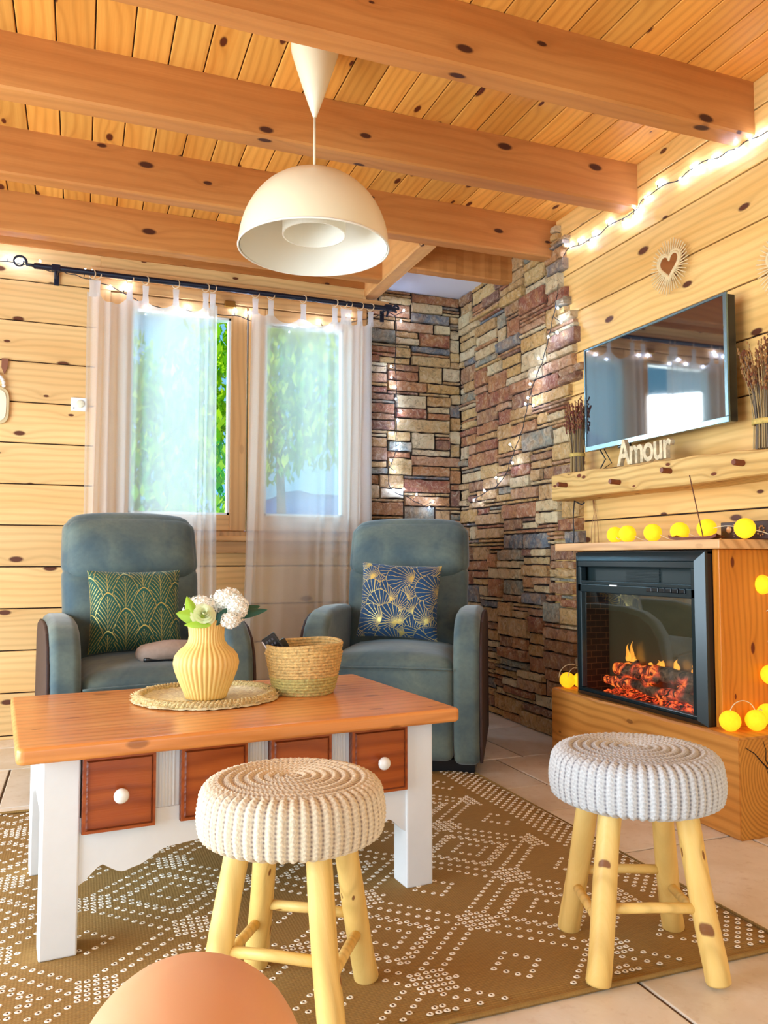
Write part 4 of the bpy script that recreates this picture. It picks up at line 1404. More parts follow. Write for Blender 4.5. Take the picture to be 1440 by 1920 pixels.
# sloping outer flange
A = [(FY0, FZ0), (FY1, FZ0), (FY1, FZ1), (FY0, FZ1)]
e = 0.032
Bq = [(FY0 + e, FZ0 + 0.018), (FY1 - e, FZ0 + 0.018), (FY1 - e, FZ1 - e), (FY0 + e, FZ1 - e)]
XF = 1.935
v0 = [mb.v(L3(1.965, a, b)) for a, b in A]; va = [mb.v(L3(XF + 0.018, a, b)) for a, b in A]; vb = [mb.v(L3(XF, a, b)) for a, b in Bq]; vc = [mb.v(L3(XF + 0.012, a, b)) for a, b in Bq]
for i in range(4):
    j = (i + 1) % 4
    mb.f([v0[i], v0[j], va[j], va[i]]); mb.f([va[i], va[j], vb[j], vb[i]]); mb.f([vb[i], vb[j], vc[j], vc[i]])
mb.build('outer_flange', BM, FP)
mb = MB()
y0, y1 = FY0 + e, FY1 - e
for (a, b, c, d) in ((y0, y1, 0.838, FZ1 - e), (y0, y1, 0.735, 0.768), (y0, y1, FZ0 + 0.018, 0.345), (y0, y0 + 0.022, 0.345, 0.838), (y1 - 0.022, y1, 0.345, 0.838)):
    fbox(mb, XF + 0.004, XF + 0.03, a, b, c, d)
mb.build('inner_frame', BM, FP, bevel=0.003)
mb = MB(); fbox(mb, XF + 0.006, XF + 0.03, y0, y1, 0.768, 0.782); mb.build('vent_lip', BM, FP, bevel=0.002)
mb = MB(); fbox(mb, XF + 0.045, XF + 0.05, y0, y1, 0.78, 0.84)
for i in range(9): fbox(mb, XF + 0.038, XF + 0.046, y0 + 0.22, y0 + 0.42, 0.786 + i * 0.0055, 0.789 + i * 0.0055)
mb.build('heater_vent', flat('vent_dark', lin(28, 44, 46), 0.5), FP)
mb = MB()
for i in range(6):
    fbox(mb, XF - 0.002, XF + 0.006, y0 + 0.045 + i * 0.034, y0 + 0.075 + i * 0.034, 0.751, 0.767)
mb.build('control_buttons', M['black'], FP, bevel=0.002)
mb = MB(); fbox(mb, XF + 0.002, XF + 0.006, y1 - 0.26, y1 - 0.215, 0.764, 0.769); mb.build('white_label', M['white_paint'], FP)
# cabinet interior
mb = MB()
fbox(mb, 2.085, 2.09, 2.13, 2.865, HZ + 0.002, 0.74)
mb.build('rear_panel', flat('grey_green_reflector', lin(128, 122, 92), 0.25, 0.5), FP)
t = NT('black_brick_panel')
sp = t.n('ShaderNodeSeparateXYZ'); t.L.new(t.coords(), sp.inputs[0])
bt = t.n('ShaderNodeTexBrick'); t.L.new(t.comb(sp.outputs[0], sp.outputs[2]), bt.inputs[0])
bt.inputs['Scale'].default_value = 10; bt.inputs['Color1'].default_value = lin(50, 34, 24); bt.inputs['Color2'].default_value = lin(40, 26, 20); bt.inputs['Mortar'].default_value = lin(130, 92, 60); bt.inputs['Mortar Size'].default_value = 0.012
t.L.new(bt.outputs[0], t.b.inputs['Base Color'])
mb = MB(); fbox(mb, 1.965, 2.085, 2.83, 2.834, HZ + 0.002, 0.74); mb.build('brick_side_panel', t.m, FP)
mb = MB(); fbox(mb, 1.965, 2.085, 2.146, 2.15, HZ + 0.002, 0.74); mb.build('brick_side_panel', t.m, FP)
mb = MB(); fbox(mb, 1.96, 2.16, 2.13, 2.866, 0.742, 0.75); fbox(mb, 1.96, 2.16, 2.127, 2.131, HZ + 0.002, 0.895); fbox(mb, 1.96, 2.16, 2.863, 2.868, HZ + 0.002, 0.895); fbox(mb, 1.96, 2.16, 2.127, 2.868, 0.888, 0.9)
mb.build('heater_casing', M['black'], FP)
mb = MB(); fbox(mb, 2.06, 2.15, 2.905, 3.03, 0.42, 0.60); mb.build('rear_housing', M['black'], FP, bevel=0.006)
t = NT('glowing_embers')
n1 = t.noise(t.coords(), 42, 4, 0.65, 1.2); n2 = t.noise(t.coords(), 12, 3)
hot = t.maprange(n1, 0.42, 0.58, 0, 1)
t.L.new(t.mix(t.maprange(n2, 0.3, 0.7, 0, 1), lin(40, 22, 18), lin(96, 66, 52)), t.b.inputs['Base Color'])
t.L.new(t.ramp(hot, [(0.0, (0.10, 0.004, 0.0, 1)), (0.5, (0.9, 0.04, 0.01, 1)), (1.0, (1.0, 0.16, 0.03, 1))]), t.b.inputs['Emission Color'])
t.L.new(t.math('MULTIPLY', hot, 1.3), t.b.inputs['Emission Strength'])
ember = t.m
mb = MB()
def bed(u, v):
    y = 2.155 + 0.63 * u; x = 1.968 + 0.085 * v
    h = 0.335 + 0.035 * v + 0.014 * noise.noise(Vector((y * 40, x * 40, 0))) * (1 if 0 < u < 1 else 0)
    h *= 1
    if u > 0.85: h -= 0.05 * (u - .85) / .15 * v
    return L3(x, y, h)
mb.grid(bed, 110, 24)
mb.build('ember_bed', ember, FP, smooth=True, kind='stuff')
t = NT('charred_log')
n1 = t.noise(t.coords(), 22, 5, 0.7, 1.5); n2 = t.noise(t.coords(), 7, 2)
hot = t.math('MULTIPLY', t.maprange(n2, 0.42, 0.52, 0, 1), t.maprange(n1, 0.40, 0.56, 0, 1))
t.L.new(t.mix(t.maprange(n1, 0.35, 0.65, 0, 1), lin(40, 26, 22), lin(176, 142, 112)), t.b.inputs['Base Color'])
t.L.new(t.ramp(hot, [(0.0, (0.15, 0.005, 0.0, 1)), (0.6, (1.0, 0.06, 0.01, 1)), (1.0, (1.0, 0.28, 0.03, 1))]), t.b.inputs['Emission Color'])
t.L.new(t.math('MULTIPLY', hot, 1.0), t.b.inputs['Emission Strength'])
t.bump(n1, 0.6, 0.01)
logm = t.m
def log(p0, p1, r, sd):
    mb = MB()
    p0, p1 = Vector(L3(*p0)), Vector(L3(*p1))
    pts = [p0.lerp(p1, i / 16) + Vector((0.004 * sin(i * .9 + sd), 0, 0.004 * sin(i * 0.7 + sd * 2))) for i in range(17)]
    mb.tube(pts, r, 18, rr=[r * (0.8 + 0.25 * noise.noise(Vector((i * .4, sd, 0))) + (0.2 if 1 < i < 15 else 0)) for i in range(17)])
    for v_ in mb.bm.verts: v_.co += Vector([noise.noise(v_.co * 45 + Vector((k * 9, sd, 0))) for k in range(3)]) * 0.004
    mb.build('log', logm, FP, smooth=True)
log((2.045, 2.73, 0.425), (2.040, 2.19, 0.445), 0.030, 1)
log((2.015, 2.76, 0.385), (2.000, 2.24, 0.378), 0.021, 2)
log((1.998, 2.50, 0.40), (2.052, 2.42, 0.455), 0.017, 3)
log((2.0, 2.31, 0.40), (2.05, 2.22, 0.46), 0.018, 4)
log((2.0, 2.66, 0.395), (2.055, 2.60, 0.46), 0.017, 5)
flm = emit('flame', (1.0, 0.42, 0.05, 1), 1.5)
t = NT('flame_tongue')
em = t.n('ShaderNodeEmission'); em.inputs[0].default_value = (1.0, 0.40, 0.05, 1); em.inputs[1].default_value = 1.5
tr = t.n('ShaderNodeBsdfTransparent'); mx = t.n('ShaderNodeMixShader'); mx.inputs[0].default_value = 0.45
t.L.new(tr.outputs[0], mx.inputs[1]); t.L.new(em.outputs[0], mx.inputs[2]); t.L.new(mx.outputs[0], t.out.inputs[0])
r_ = random.Random(8)
for i in range(24):
    y = r_.choice([2.20, 2.27, 2.33, 2.40, 2.47, 2.52, 2.66]) + r_.uniform(-.028, .028)
    h = r_.uniform(0.012, 0.055) * r_.choice([0.6, 1.0, 1.25]); zb = 0.463
    if i in (15, 16): h += 0.02
    mb = MB()
    x = 2.062 + r_.uniform(-.006, .006)
    sw = r_.uniform(-1, 1)
    mb.tube([L3(x, y + 0.006 * sin(k * 1.1 + i) * k / 6 + sw * 0.004 * k / 6, zb + h * k / 7) for k in range(8)], 0.01, 8, rr=[0.007, 0.0095, 0.009, 0.0075, 0.0055, 0.004, 0.002, 0.0005])
    mb.build('flame_tongue', t.m, FP, smooth=True)
mb = MB(); fbox(mb, XF + 0.016, XF + 0.018, y0 + 0.02, y1 - 0.02, 0.344, 0.736); mb.build('glass_front', M['fire_glass'], FP)

# ------------------------------------------------------------------ mantel beam with pegs
MA = empty('mantel_shelf', (2.13, 2.56, 1.14), 0, 'rough weathered wooden mantel beam with four dark pegs below the television', 'mantel shelf')
mb = MB()
NY = 60
def mp(y):
    k = (y - 1.93) / (3.19 - 1.93)
    top = 1.228 + 0.034 * k + 0.003 * sin(y * 9) + 0.002 * sin(y * 31)
    bot = 1.140 - 0.003 * sin(y * 6) + 0.002 * noise.noise(Vector((y * 8, 0, 0)))
    fx = 2.05 + 0.004 * sin(y * 5) + 0.002 * sin(y * 17)
    return fx, bot, top
rings = []
for i in range(NY + 1):
    y = 1.93 + (3.195 - 1.93) * i / NY
    fx, b, tp = mp(y)
    c = 0.012
    bx = (XW - 0.003) if y < 3.13 else 2.175
    pr_ = [(fx + c, b), (fx + c * .3, b + c * .3), (fx, b + c), (fx + 0.002, (b + tp) / 2), (fx, tp - c), (fx + c * .3, tp - c * .3), (fx + c, tp), (bx, tp), (bx, b)]
    rings.append([mb.v((a - 2.13, y - 2.56, z - 1.14)) for a, z in pr_])
for i in range(NY):
    for k in range(9): mb.f([rings[i][k], rings[i][(k + 1) % 9], rings[i + 1][(k + 1) % 9], rings[i + 1][k]])
mb.f(rings[0][::-1]); mb.f(rings[-1])
bmesh.ops.recalc_face_normals(mb.bm, faces=mb.bm.faces)
mb.build('beam_body', M['old_beam'], MA)
for (yy, zz) in ((3.085, 1.203), (2.705, 1.182), (2.395, 1.196), (2.045, 1.186)):
    mb = MB()
    x0 = 2.052 - 2.13
    mb.tube([(x0 + 0.01, yy - 2.56, zz - 1.14), (x0 - 0.04, yy - 2.56, zz - 1.14 + 0.003), (x0 - 0.044, yy - 2.56, zz - 1.14 + 0.003)], 0.010, 12, rr=[0.0105, 0.011, 0.0095])
    mb.build('peg', M['peg'], MA)

# ------------------------------------------------------------------ television
TV = empty('television', (2.12, 2.60, 1.585), 0, 'flat black television hung on the pine wall above the mantel', 'television')
BZ = flat('tv_bezel', lin(120, 150, 162), 0.25, 0.8, spec=0.8)  # bluish grey base colour paints in the window's reflection
y0, y1, z0, z1 = 2.172 - 2.6, 3.027 - 2.6, 1.350 - 1.585, 1.816 - 1.585
mb = MB(); mb.box((0.004, y0 + 0.004, z0 + 0.004), (0.045, y1 - 0.004, z1 - 0.004)); mb.box((0.04, y0 + 0.12, z0 + 0.03), (0.062, y1 - 0.12, z1 - 0.12)); mb.build('back_cover', M['black'], TV, bevel=0.004)
mb = MB(); mb.box((0.001, y0 + 0.014, z0 + 0.022), (0.004, y1 - 0.008, z1 - 0.009)); mb.build('screen', M['screen'], TV)
mb = MB()
mb.box((-0.003, y0, z0), (0.006, y1, z0 + 0.022)); mb.box((-0.003, y0, z0 + 0.022), (0.006, y0 + 0.016, z1 - 0.008)); mb.box((-0.003, y1 - 0.009, z0 + 0.022), (0.006, y1, z1 - 0.008)); mb.box((-0.003, y0, z1 - 0.009), (0.006, y1, z1))
mb.build('bezel', BZ, TV, bevel=0.0015)
mb = MB(); mb.box((0.062, -0.15, -0.12), (XW - 2.12 - 0.001, 0.15, 0.12)); mb.build('wall_bracket', M['black'], TV)
mb = MB(); mb.box((0.0, 0.12, z0 - 0.012), (0.012, 0.20, z0)); mb.build('sensor', M['black'], TV, bevel=0.003)
mb = MB(); mb.tube([(0.03, y1 - 0.06, z0 + 0.01), (0.04, y1 - 0.09, z0 - 0.04), (0.05, y1 - 0.03, z0 - 0.085), (0.04, y1 + 0.0, z0 - 0.088)], 0.0028, 6)
mb.tube([(0.03, y1 - 0.09, z0 + 0.01), (0.05, y1 - 0.12, z0 - 0.06), (0.02, y1 - 0.10, z0 - 0.086), (0.03, y1 - 0.18, z0 - 0.087)], 0.0022, 6)
mb.build('power_cable', M['cable'], TV, smooth=True)

# wooden word
cu = bpy.data.curves.new('word', 'FONT')
cu.body = 'Amour'; cu.size = 0.15; cu.extrude = 0.010; cu.offset = 0.003; cu.space_character = 0.92; cu.resolution_u = 4
tmp = bpy.data.objects.new('tmp', cu); COL.objects.link(tmp)
dg = bpy.context.evaluated_depsgraph_get()
me = bpy.data.meshes.new_from_object(tmp.evaluated_get(dg))
bpy.data.objects.remove(tmp)
xs = [v.co.x for v in me.vertices]; ys = [v.co.y for v in me.vertices]
sx_, sy_ = 0.325 / (max(xs) - min(xs)), 0.108 / (max(ys) - min(ys))
for v in me.vertices:
    v.co = Vector(((v.co.x - min(xs)) * sx_, (v.co.y - min(ys)) * sy_, v.co.z))
me.materials.clear(); me.materials.append(flat('washed_wood_letters', lin(224, 206, 168), 0.75, var=0.35, scale=40, bump=0.3))
wd = bpy.data.objects.new('wooden_word', me); COL.objects.link(wd)
wd.matrix_world = Matrix(((0, 0, -1, 2.078), (-1, 0, 0, 2.735), (0, 1, 0, 1.2505), (0, 0, 0, 1)))
tag(wd, 'whitewashed wooden word Amour standing on the mantel under the television', 'decorative word')

# dried bundles
def bundle(label, loc, h, rad, spread, seed, heads):
    r_ = random.Random(seed)
    t = empty('dried_bundle', loc, 0, label, 'dried flowers', 'dried stalk bundles on the mantel')
    ms, mh = MB(), MB()
    for i in range(95):
        a = r_.uniform(0, 2 * PI); q = rad * math.sqrt(r_.random())
        p0 = Vector((q * cos(a), q * sin(a), 0))
        hh = h * r_.uniform(0.62, 1.0)
        tw = r_.uniform(-0.5, 0.5)
        k = spread * (hh / h) ** 2
        p1 = Vector((q * 0.92 * cos(a), q * 0.92 * sin(a), h * 0.24))
        p2 = Vector((p0.x * (1 + k * .35), p0.y * (1 + k * .35), hh * 0.62))
        p3 = Vector((p0.x * (1 + k) + 0.012 * cos(a + tw), p0.y * (1 + k) + 0.012 * sin(a + tw), hh))
        ms.mi = 0 if i % 3 else 1
        ms.tube([p0, p1, p2, p3], 0.0016, 5, rr=[0.0022, 0.0019, 0.0015, 0.0008])
        n = 9
        for j in range(n):
            c = p2.lerp(p3, 0.55 + 0.5 * j / n) + Vector((r_.uniform(-1, 1), r_.uniform(-1, 1), 0)) * 0.004
            mh.mi = r_.choice([0, 0, 1])
            mh.ball(c, 0.0034 * r_.uniform(0.7, 1.3), 5, 4, (1, 1, 1.6))
    o = ms.build('stems', [flat('dry_stem', lin(168, 142, 96), 0.8), flat('dry_stem_grey', lin(118, 104, 88), 0.8)], t); o['kind'] = 'stuff'
    o = mh.build('seed_heads', heads, t); o['kind'] = 'stuff'
    mb = MB(); mb.lathe([(rad * 0.98, h * 0.215), (rad * 1.10, h * 0.22), (rad * 1.10, h * 0.262), (rad * 0.98, h * 0.267)], 28)
    mb.build('raffia_band', flat('raffia', lin(206, 178, 96), 0.7, var=0.3, scale=80), t, smooth=True)
bundle('dried brownish red stalk bundle on the left end of the mantel, beside the stone wall', (2.120, 3.092, 1.2612), 0.345, 0.032, 0.8, 4,
       [flat('dark_red_heads', lin(112, 50, 40), 0.8), flat('brown_heads', lin(140, 92, 56), 0.8)])
bundle('taller dried straw stalk bundle on the right end of the mantel, right of the television', (2.115, 2.005, 1.2335), 0.37, 0.042, 0.75, 9,
       [flat('straw_heads', lin(150, 104, 56), 0.8), flat('rust_heads', lin(116, 64, 36), 0.8)])

# ------------------------------------------------------------------ heart mirrors with rays
def heart_mirror(label, yc, zc, s, seed):
    r_ = random.Random(seed)
    t = empty('heart_mirror', (XW - 0.002, yc, zc), 0, label, 'mirror')
    def H(a, k):   # heart outline; first coordinate along -y
        x = 16 * sin(a) ** 3; y = 13 * cos(a) - 5 * cos(2 * a) - 2 * cos(3 * a) - cos(4 * a)
        return (x / 17 * k, (y + 2.5) / 17 * k)
    G = flat('pale_gold_wicker', lin(226, 200, 150), 0.5, var=0.15, scale=40)
    mb = MB()
    poly = [H(2 * PI * i / 60, s * 0.50) for i in range(60)]
    mb.prism(poly, -0.024, -0.020, lambda a, b, h: (h, -a, b))
    mb.build('mirror_glass', M['mirror'], t)
    for kk, rr_ in ((0.53, 0.006), (0.62, 0.0055)):
        mb = MB(); mb.tube([(-0.022, -H(2 * PI * i / 72, s * kk)[0], H(2 * PI * i / 72, s * kk)[1]) for i in range(72)], rr_, 8, closed=True)
        mb.build('heart_frame', G, t, smooth=True)
    mb = MB(); mb.prism([H(2 * PI * i / 60, s * 0.6) for i in range(60)], -0.018, -0.001, lambda a, b, h: (h, -a, b)); mb.build('backing', M['peg'], t)
    n = 42
    for i in range(n):
        a = 2 * PI * i / n
        d = (sin(a), cos(a))
        # start on the heart outline in direction a
        best = min(range(120), key=lambda j: (abs(math.atan2(*H(2 * PI * j / 120, 1)) - math.atan2(*d)) + (9 if H(2 * PI * j / 120, 1)[0] * d[0] < -1e-6 else 0)))
        hx, hy = H(2 * PI * best / 120, s * 0.62)
        L_ = s * r_.uniform(0.93, 1.02)
        mb = MB(); mb.tube([(-0.020, -hx, hy), (-0.024, -d[0] * L_, d[1] * L_)], 0.003, 6, rr=[0.0031, 0.0022])
        mb.build('ray', G, t)
    return t
heart_mirror('small heart-shaped mirror with gold rays on the pine wall above the television', 2.548, 2.046, 0.113, 1)
c = on_x(1478, 492, XW)
heart_mirror('rayed mirror cut by the right edge of the photo, right of the heart mirror', c.y, c.z, 0.113, 2)

# ------------------------------------------------------------------ string of white lights
def catmull(P, n=6):
    out = []
    P = [P[0]] + P + [P[-1]]
    for i in range(1, len(P) - 2):
        for k in range(n):
            t = k / n
            a, b, c, d = P[i - 1], P[i], P[i + 1], P[i + 2]
            out.append(0.5 * ((2 * b) + (-a + c) * t + (2 * a - 5 * b + 4 * c - d) * t * t + (-a + 3 * b - 3 * c + d) * t ** 3))
    out.append(P[-2])
    return out
def string_lights(label, P, bulbs, off):
    st = empty('fairy_lights', P[0], 0, label, 'string lights', 'cool white fairy light strings')
    o0 = Vector(P[0])
    pts = catmull([Vector(p) - o0 for p in P])
    pts = [p + Vector((0.002 * sin(i * 1.3), 0, 0.003 * sin(i * 0.9))) for i, p in enumerate(pts)]
    mb = MB(); mb.tube(pts, 0.0022, 6)
    for b in bulbs:
        b = Vector(b) - o0
        q = min(pts, key=lambda p: (p - b).length)
        mb.tube([q, b], 0.0018, 5)
    mb.build('cord', M['cable'], st, smooth=True)
    for b in bulbs:
        b = Vector(b) - o0
        mb = MB(); mb.ball(b, 0.0058, 10, 8, (0.8, 0.8, 1.2)); mb.build('bulb', M['led'], st, smooth=True)
YB_ = YW - 0.035
wall = lambda u, v, d=0.0: on_y(u, v, YB_ - d)
P1 = [wall(-60, 478), wall(0, 489), wall(40, 495)] + [wall(u, v, 0.055) for u, v in ((60, 499), (90, 508), (115, 509), (140, 516), (165, 523))] + [wall(u, v) for u, v in ((195, 532), (230, 548), (262, 566), (300, 577), (350, 583), (400, 590), (440, 592), (475, 602), (520, 612), (580, 616), (630, 608), (680, 600), (715, 590))]
B1 = [wall(30, 488), wall(12, 481), wall(42, 487, .05), wall(75, 490, .05), wall(105, 504, .07), wall(160, 506, .07), wall(173, 508, .07), wall(207, 537), wall(233, 540), wall(240, 534), wall(275, 576), wall(330, 580), wall(353, 574), wall(378, 588), wall(441, 581), wall(466, 586), wall(552, 612), wall(579, 607), wall(600, 602), wall(622, 612), wall(655, 592)]
string_lights('white fairy lights wound along the curtain rod and behind the curtains', P1, B1, 0)
YN = YS - 0.035
nook = lambda u, v: on_y(u, v, YN)
P2 = [nook(u, v) for u, v in ((722, 585), (740, 592), (743, 620), (741, 680), (744, 740), (743, 800), (741, 850), (729, 880), (731, 912), (745, 925), (770, 935), (795, 950))]
B2 = [nook(u, v) for u, v in ((716, 575), (757, 582), (752, 602), (733, 687), (734, 708), (741, 726), (742, 748), (752, 772), (746, 788), (737, 812), (750, 832), (749, 843), (733, 863), (741, 884), (738, 918), (757, 917), (781, 927), (812, 940), (805, 952))]
string_lights('white fairy lights hanging down the shaded stone wall beside the right curtain', P2, B2, 0)
XN = XS - 0.035
sw = lambda u, v: on_x(u, v, XN)
ww = lambda u, v: on_x(u, v, XW - 0.016)
P3 = [sw(u, v) for u, v in ((886, 938), (905, 926), (930, 912), (948, 890), (958, 862), (972, 826), (982, 795), (990, 755), (1002, 715), (1016, 680), (1026, 645), (1036, 600), (1044, 560))] + [ww(u, v) for u, v in ((1048, 525), (1053, 495), (1062, 470), (1090, 457), (1120, 441), (1150, 418), (1185, 400), (1205, 376), (1240, 350), (1275, 335), (1310, 307), (1340, 297), (1375, 280), (1405, 263), (1440, 247), (1500, 225))]
B3 = [sw(u, v) for u, v in ((888, 938), (908, 920), (930, 896), (961, 868), (956, 833), (985, 757), (1000, 760), (990, 746), (994, 720), (1003, 698), (1010, 672), (1028, 632), (1045, 624), (1052, 604), (1046, 578))] + [ww(u, v) for u, v in ((1047, 549), (1044, 521), (1047, 495), (1065, 460), (1085, 451), (1103, 456), (1112, 438), (1138, 416), (1168, 418), (1188, 406), (1189, 388), (1210, 370), (1232, 343), (1275, 336), (1296, 313), (1303, 317), (1330, 303), (1337, 295), (1362, 291), (1381, 281), (1407, 261), (1425, 250))]
string_lights('white fairy lights along the pine wall and down the sunlit stone wall', P3, B3, 0)

# ------------------------------------------------------------------ yellow cotton ball lights
bs = empty('ball_lights', (2.0, 2.3, 0.936), 0, 'string of glowing yellow cotton balls over the fireplace shelf and hearth', 'string lights')
t = NT('cotton_ball_yellow')
n1 = t.noise(t.coords(), 60, 4, 0.6)
t.L.new(t.mix(n1, lin(255, 206, 30), lin(250, 176, 10)), t.b.inputs['Base Color'])
t.L.new(t.mix(n1, (1.0, 0.62, 0.02, 1), (1.0, 0.46, 0.005, 1)), t.b.inputs['Emission Color'])
t.b.inputs['Emission Strength'].default_value = 0.55
t.b.inputs['Roughness'].default_value = 0.9
ballm = t.m
o0 = Vector((2.0, 2.3, 0.936))
sh = 0.935 + 0.034
balls = [(2.06, 2.745, sh), (2.02, 2.613, sh), (2.02, 2.464, sh), (2.02, 2.318, sh), (2.03, 2.195, sh + 0.006), (2.03, 2.025, sh + 0.001)]
hs = HZ + 0.0345
balls += [tuple(on_x(1428, 1096, 2.17)), tuple(on_x(1410, 1166, 2.17)), tuple(on_x(1446, 1265, 2.17)), (1.975, 2.053, hs), (2.06, 2.03, hs), (2.14, 2.06, hs + 0.01), (1.98, 2.985, hs), (2.035, 2.965, hs)]
for b in balls:
    mb = MB()
    mb.ball(Vector(b) - o0, 0.0335, 24, 16, fn=lambda d: 1 + 0.02 * noise.noise(d * 5))
    mb.build('cotton_ball', ballm, bs, smooth=True)
wire = [(2.06, 2.745, sh), (2.03, 2.68, sh - 0.02), (2.02, 2.613, sh), (2.05, 2.54, sh - 0.028), (2.02, 2.464, sh), (2.05, 2.39, sh - 0.028), (2.02, 2.318, sh), (2.05, 2.26, sh - .02), (2.03, 2.195, sh), (2.03, 2.11, sh + 0.012), (2.03, 2.02, sh), (2.10, 1.99, sh - 0.02), (2.17, 1.985, 0.90), (2.19, 2.02, 0.85), (2.17, 2.098, 0.783), (2.195, 2.06, 0.72), (2.17, 2.144, 0.653), (2.195, 2.07, 0.56), (2.17, 2.075, 0.48), (2.19, 2.06, 0.40), (2.14, 2.06, hs), (2.10, 2.05, hs + 0.03), (2.06, 2.03, hs)]
mb = MB(); mb.tube([p - o0 for p in catmull([Vector(w_) for w_ in wire], 5)], 0.0017, 5)
def loop(c, r, ax):
    return [Vector(c) + Vector((0, 0, 1)) * r * sin(a) + Vector(ax) * r * cos(a) - o0 for a in [PI * i / 16 for i in range(17)]]
mb.tube(loop((2.02, 2.045, hs + 0.018), 0.045, (1, -0.2, 0)), 0.0016, 5)
mb.tube(loop((2.0, 2.985, hs + 0.012), 0.055, (1, -0.2, 0)), 0.0016, 5)
mb.tube(loop((2.01, 2.965, hs + 0.01), 0.045, (1, 0.1, 0)), 0.0016, 5)
mb.build('wire', M['cord_white'], bs, smooth=True)

# ------------------------------------------------------------------ small things on the fireplace shelf
ih = empty('incense_holder', (1.975, 2.19, 0.9355), 0, 'narrow wooden incense holder on the fireplace shelf', 'incense holder')
mb = MB()
mb.grid(lambda u, v: (-0.018 + 0.036 * v, -0.115 + 0.23 * u, 0.004 + 0.010 * abs(2 * u - 1) ** 6 + 0.006 * (2 * v - 1) ** 2), 30, 6)
mb.grid(lambda u, v: (-0.018 + 0.036 * v, -0.115 + 0.23 * u, 0.000 + 0.010 * abs(2 * u - 1) ** 6), 30, 6, flip=True)
mb.grid(lambda u, v: (-0.018, -0.115 + 0.23 * u, v * 0.010 + 0.010 * abs(2 * u - 1) ** 6), 30, 1, flip=True)
mb.build('holder_tray', M['peg'], ih)
stk = MB(); stk.tube([(0, 0, 0), (0.0, 0.058, 0.215)], 0.0019, 6)
st = stk.build('incense_stick', flat('incense_brown', lin(96, 52, 34), 0.8), None)
st.location = (1.965, 2.143, 0.944)
tag(st, 'thin brown incense stick leaning up from the holder on the fireplace shelf', 'incense stick')
bx = empty('dark_box', (2.15, 2.10, 0.9355), 0, 'low dark brown box with pale ornaments on the right end of the fireplace shelf', 'box')
mb = MB(); mb.box((-0.04, -0.14, 0), (0.05, 0.115, 0.062)); mb.build('box_body', flat('dark_brown_box', lin(52, 18, 16), 0.35), bx, bevel=0.002)
mb = MB()
mb.mat = Matrix.Translation((-0.0415, 0.075, 0.036)) @ Matrix.Rotation(-PI / 2, 4, 'Y')
mb.lathe([(0.0, 0.003), (0.008, 0.003), (0.012, 0.0015), (0.0125, 0)], 20)
mb.mat = Matrix.Identity(4)
for (a, b) in ((0.052, 0.012), (0.052, 0.020), (0.052, 0.030), (0.052, 0.042), (0.052, 0.052)):
    mb.ball((-0.041, a, b), 0.0022, 6, 5)
for k in range(9):
    a = k * 0.7
    mb.ball((-0.041, -0.065 + 0.016 * cos(a) * (0.4 + k / 12), 0.032 + 0.020 * sin(a) * (0.4 + k / 12)), 0.0035, 6, 5)
mb.build('ornament', flat('pale_gold_ornament', lin(212, 168, 120), 0.4, 0.4), bx, smooth=True)
cb = empty('hanging_cable', (2.14, 3.15, 1.14), 0, 'thin dark cables hanging from the left end of the mantel', 'cable')
mb = MB()
mb.tube([(0.0, 0.0, 0.0), (-0.005, 0.004, -0.08), (0.0, 0.006, -0.16), (-0.004, 0.014, -0.24)], 0.0026, 6)
mb.tube([(0.0, 0.0, -0.002), (0.02, -0.03, -0.02), (0.02, -0.05, -0.012)], 0.003, 6)
mb.build('black_cable', M['cable'], cb, smooth=True)
mb = MB()
for k in range(3):
    mb.tube([(0.07, -0.045 - 0.003 * k, 0.0), (0.068, -0.055 - 0.008 * k, -0.06), (0.06, -0.045 - 0.025 * k, -0.13), (0.06, -0.04 - 0.03 * k, -0.20)], 0.0012, 5)
mb.build('thin_cord', flat('thin_copper_cord', lin(170, 120, 80), 0.5), cb, smooth=True)

# ------------------------------------------------------------------ on the window wall, left
c = on_y(148, 759, YW)
th = empty('thermostat', (c.x, YW - 0.001, c.z), 0, 'small white square thermostat on the pine wall at the edge of the left curtain', 'thermostat')
mb = MB(); mb.box((-0.038, -0.014, -0.034), (0.038, 0, 0.034)); mb.build('thermostat_body', M['white_paint'], th, bevel=0.004)
mb = MB(); mb.mat = Matrix.Translation((0.006, -0.014, 0.002)) @ Matrix.Rotation(PI / 2, 4, 'X'); mb.lathe([(0.02, 0), (0.0195, 0.006), (0.017, 0.008), (0.0, 0.008)], 28); mb.build('dial', flat('dial_cream', lin(232, 226, 200), 0.4), th, smooth=True)
mb = MB(); mb.ball((-0.024, -0.0145, -0.02), 0.003, 8, 6); mb.build('indicator', M['black'], th)
c = on_y(18, 762, YW)
pl = empty('wall_plaque', (c.x - 0.085, YW - 0.002, c.z), 0, 'cream rounded wooden plaque with white beads and brown tag, cut by the left edge', 'wall plaque')
def rsq(w, h, n=40, p=4.0):
    return [(w * math.copysign(abs(cos(a)) ** (2 / p), cos(a)), h * math.copysign(abs(sin(a)) ** (2 / p), sin(a))) for a in [2 * PI * i / n for i in range(n)]]
mb = MB(); mb.prism(rsq(0.085, 0.093), 0.0, -0.014, lambda a, b, h: (a, h, b)); bmesh.ops.recalc_face_normals(mb.bm, faces=mb.bm.faces); mb.build('plaque_board', flat('plaque_wood', lin(208, 186, 140), 0.6), pl, bevel=0.003)
mb = MB(); mb.prism(rsq(0.071, 0.079), -0.012, -0.017, lambda a, b, h: (a, h, b)); bmesh.ops.recalc_face_normals(mb.bm, faces=mb.bm.faces); mb.build('cream_panel', flat('plaque_cream', lin(240, 230, 200), 0.6, var=0.08, scale=10), pl)
mb = MB()
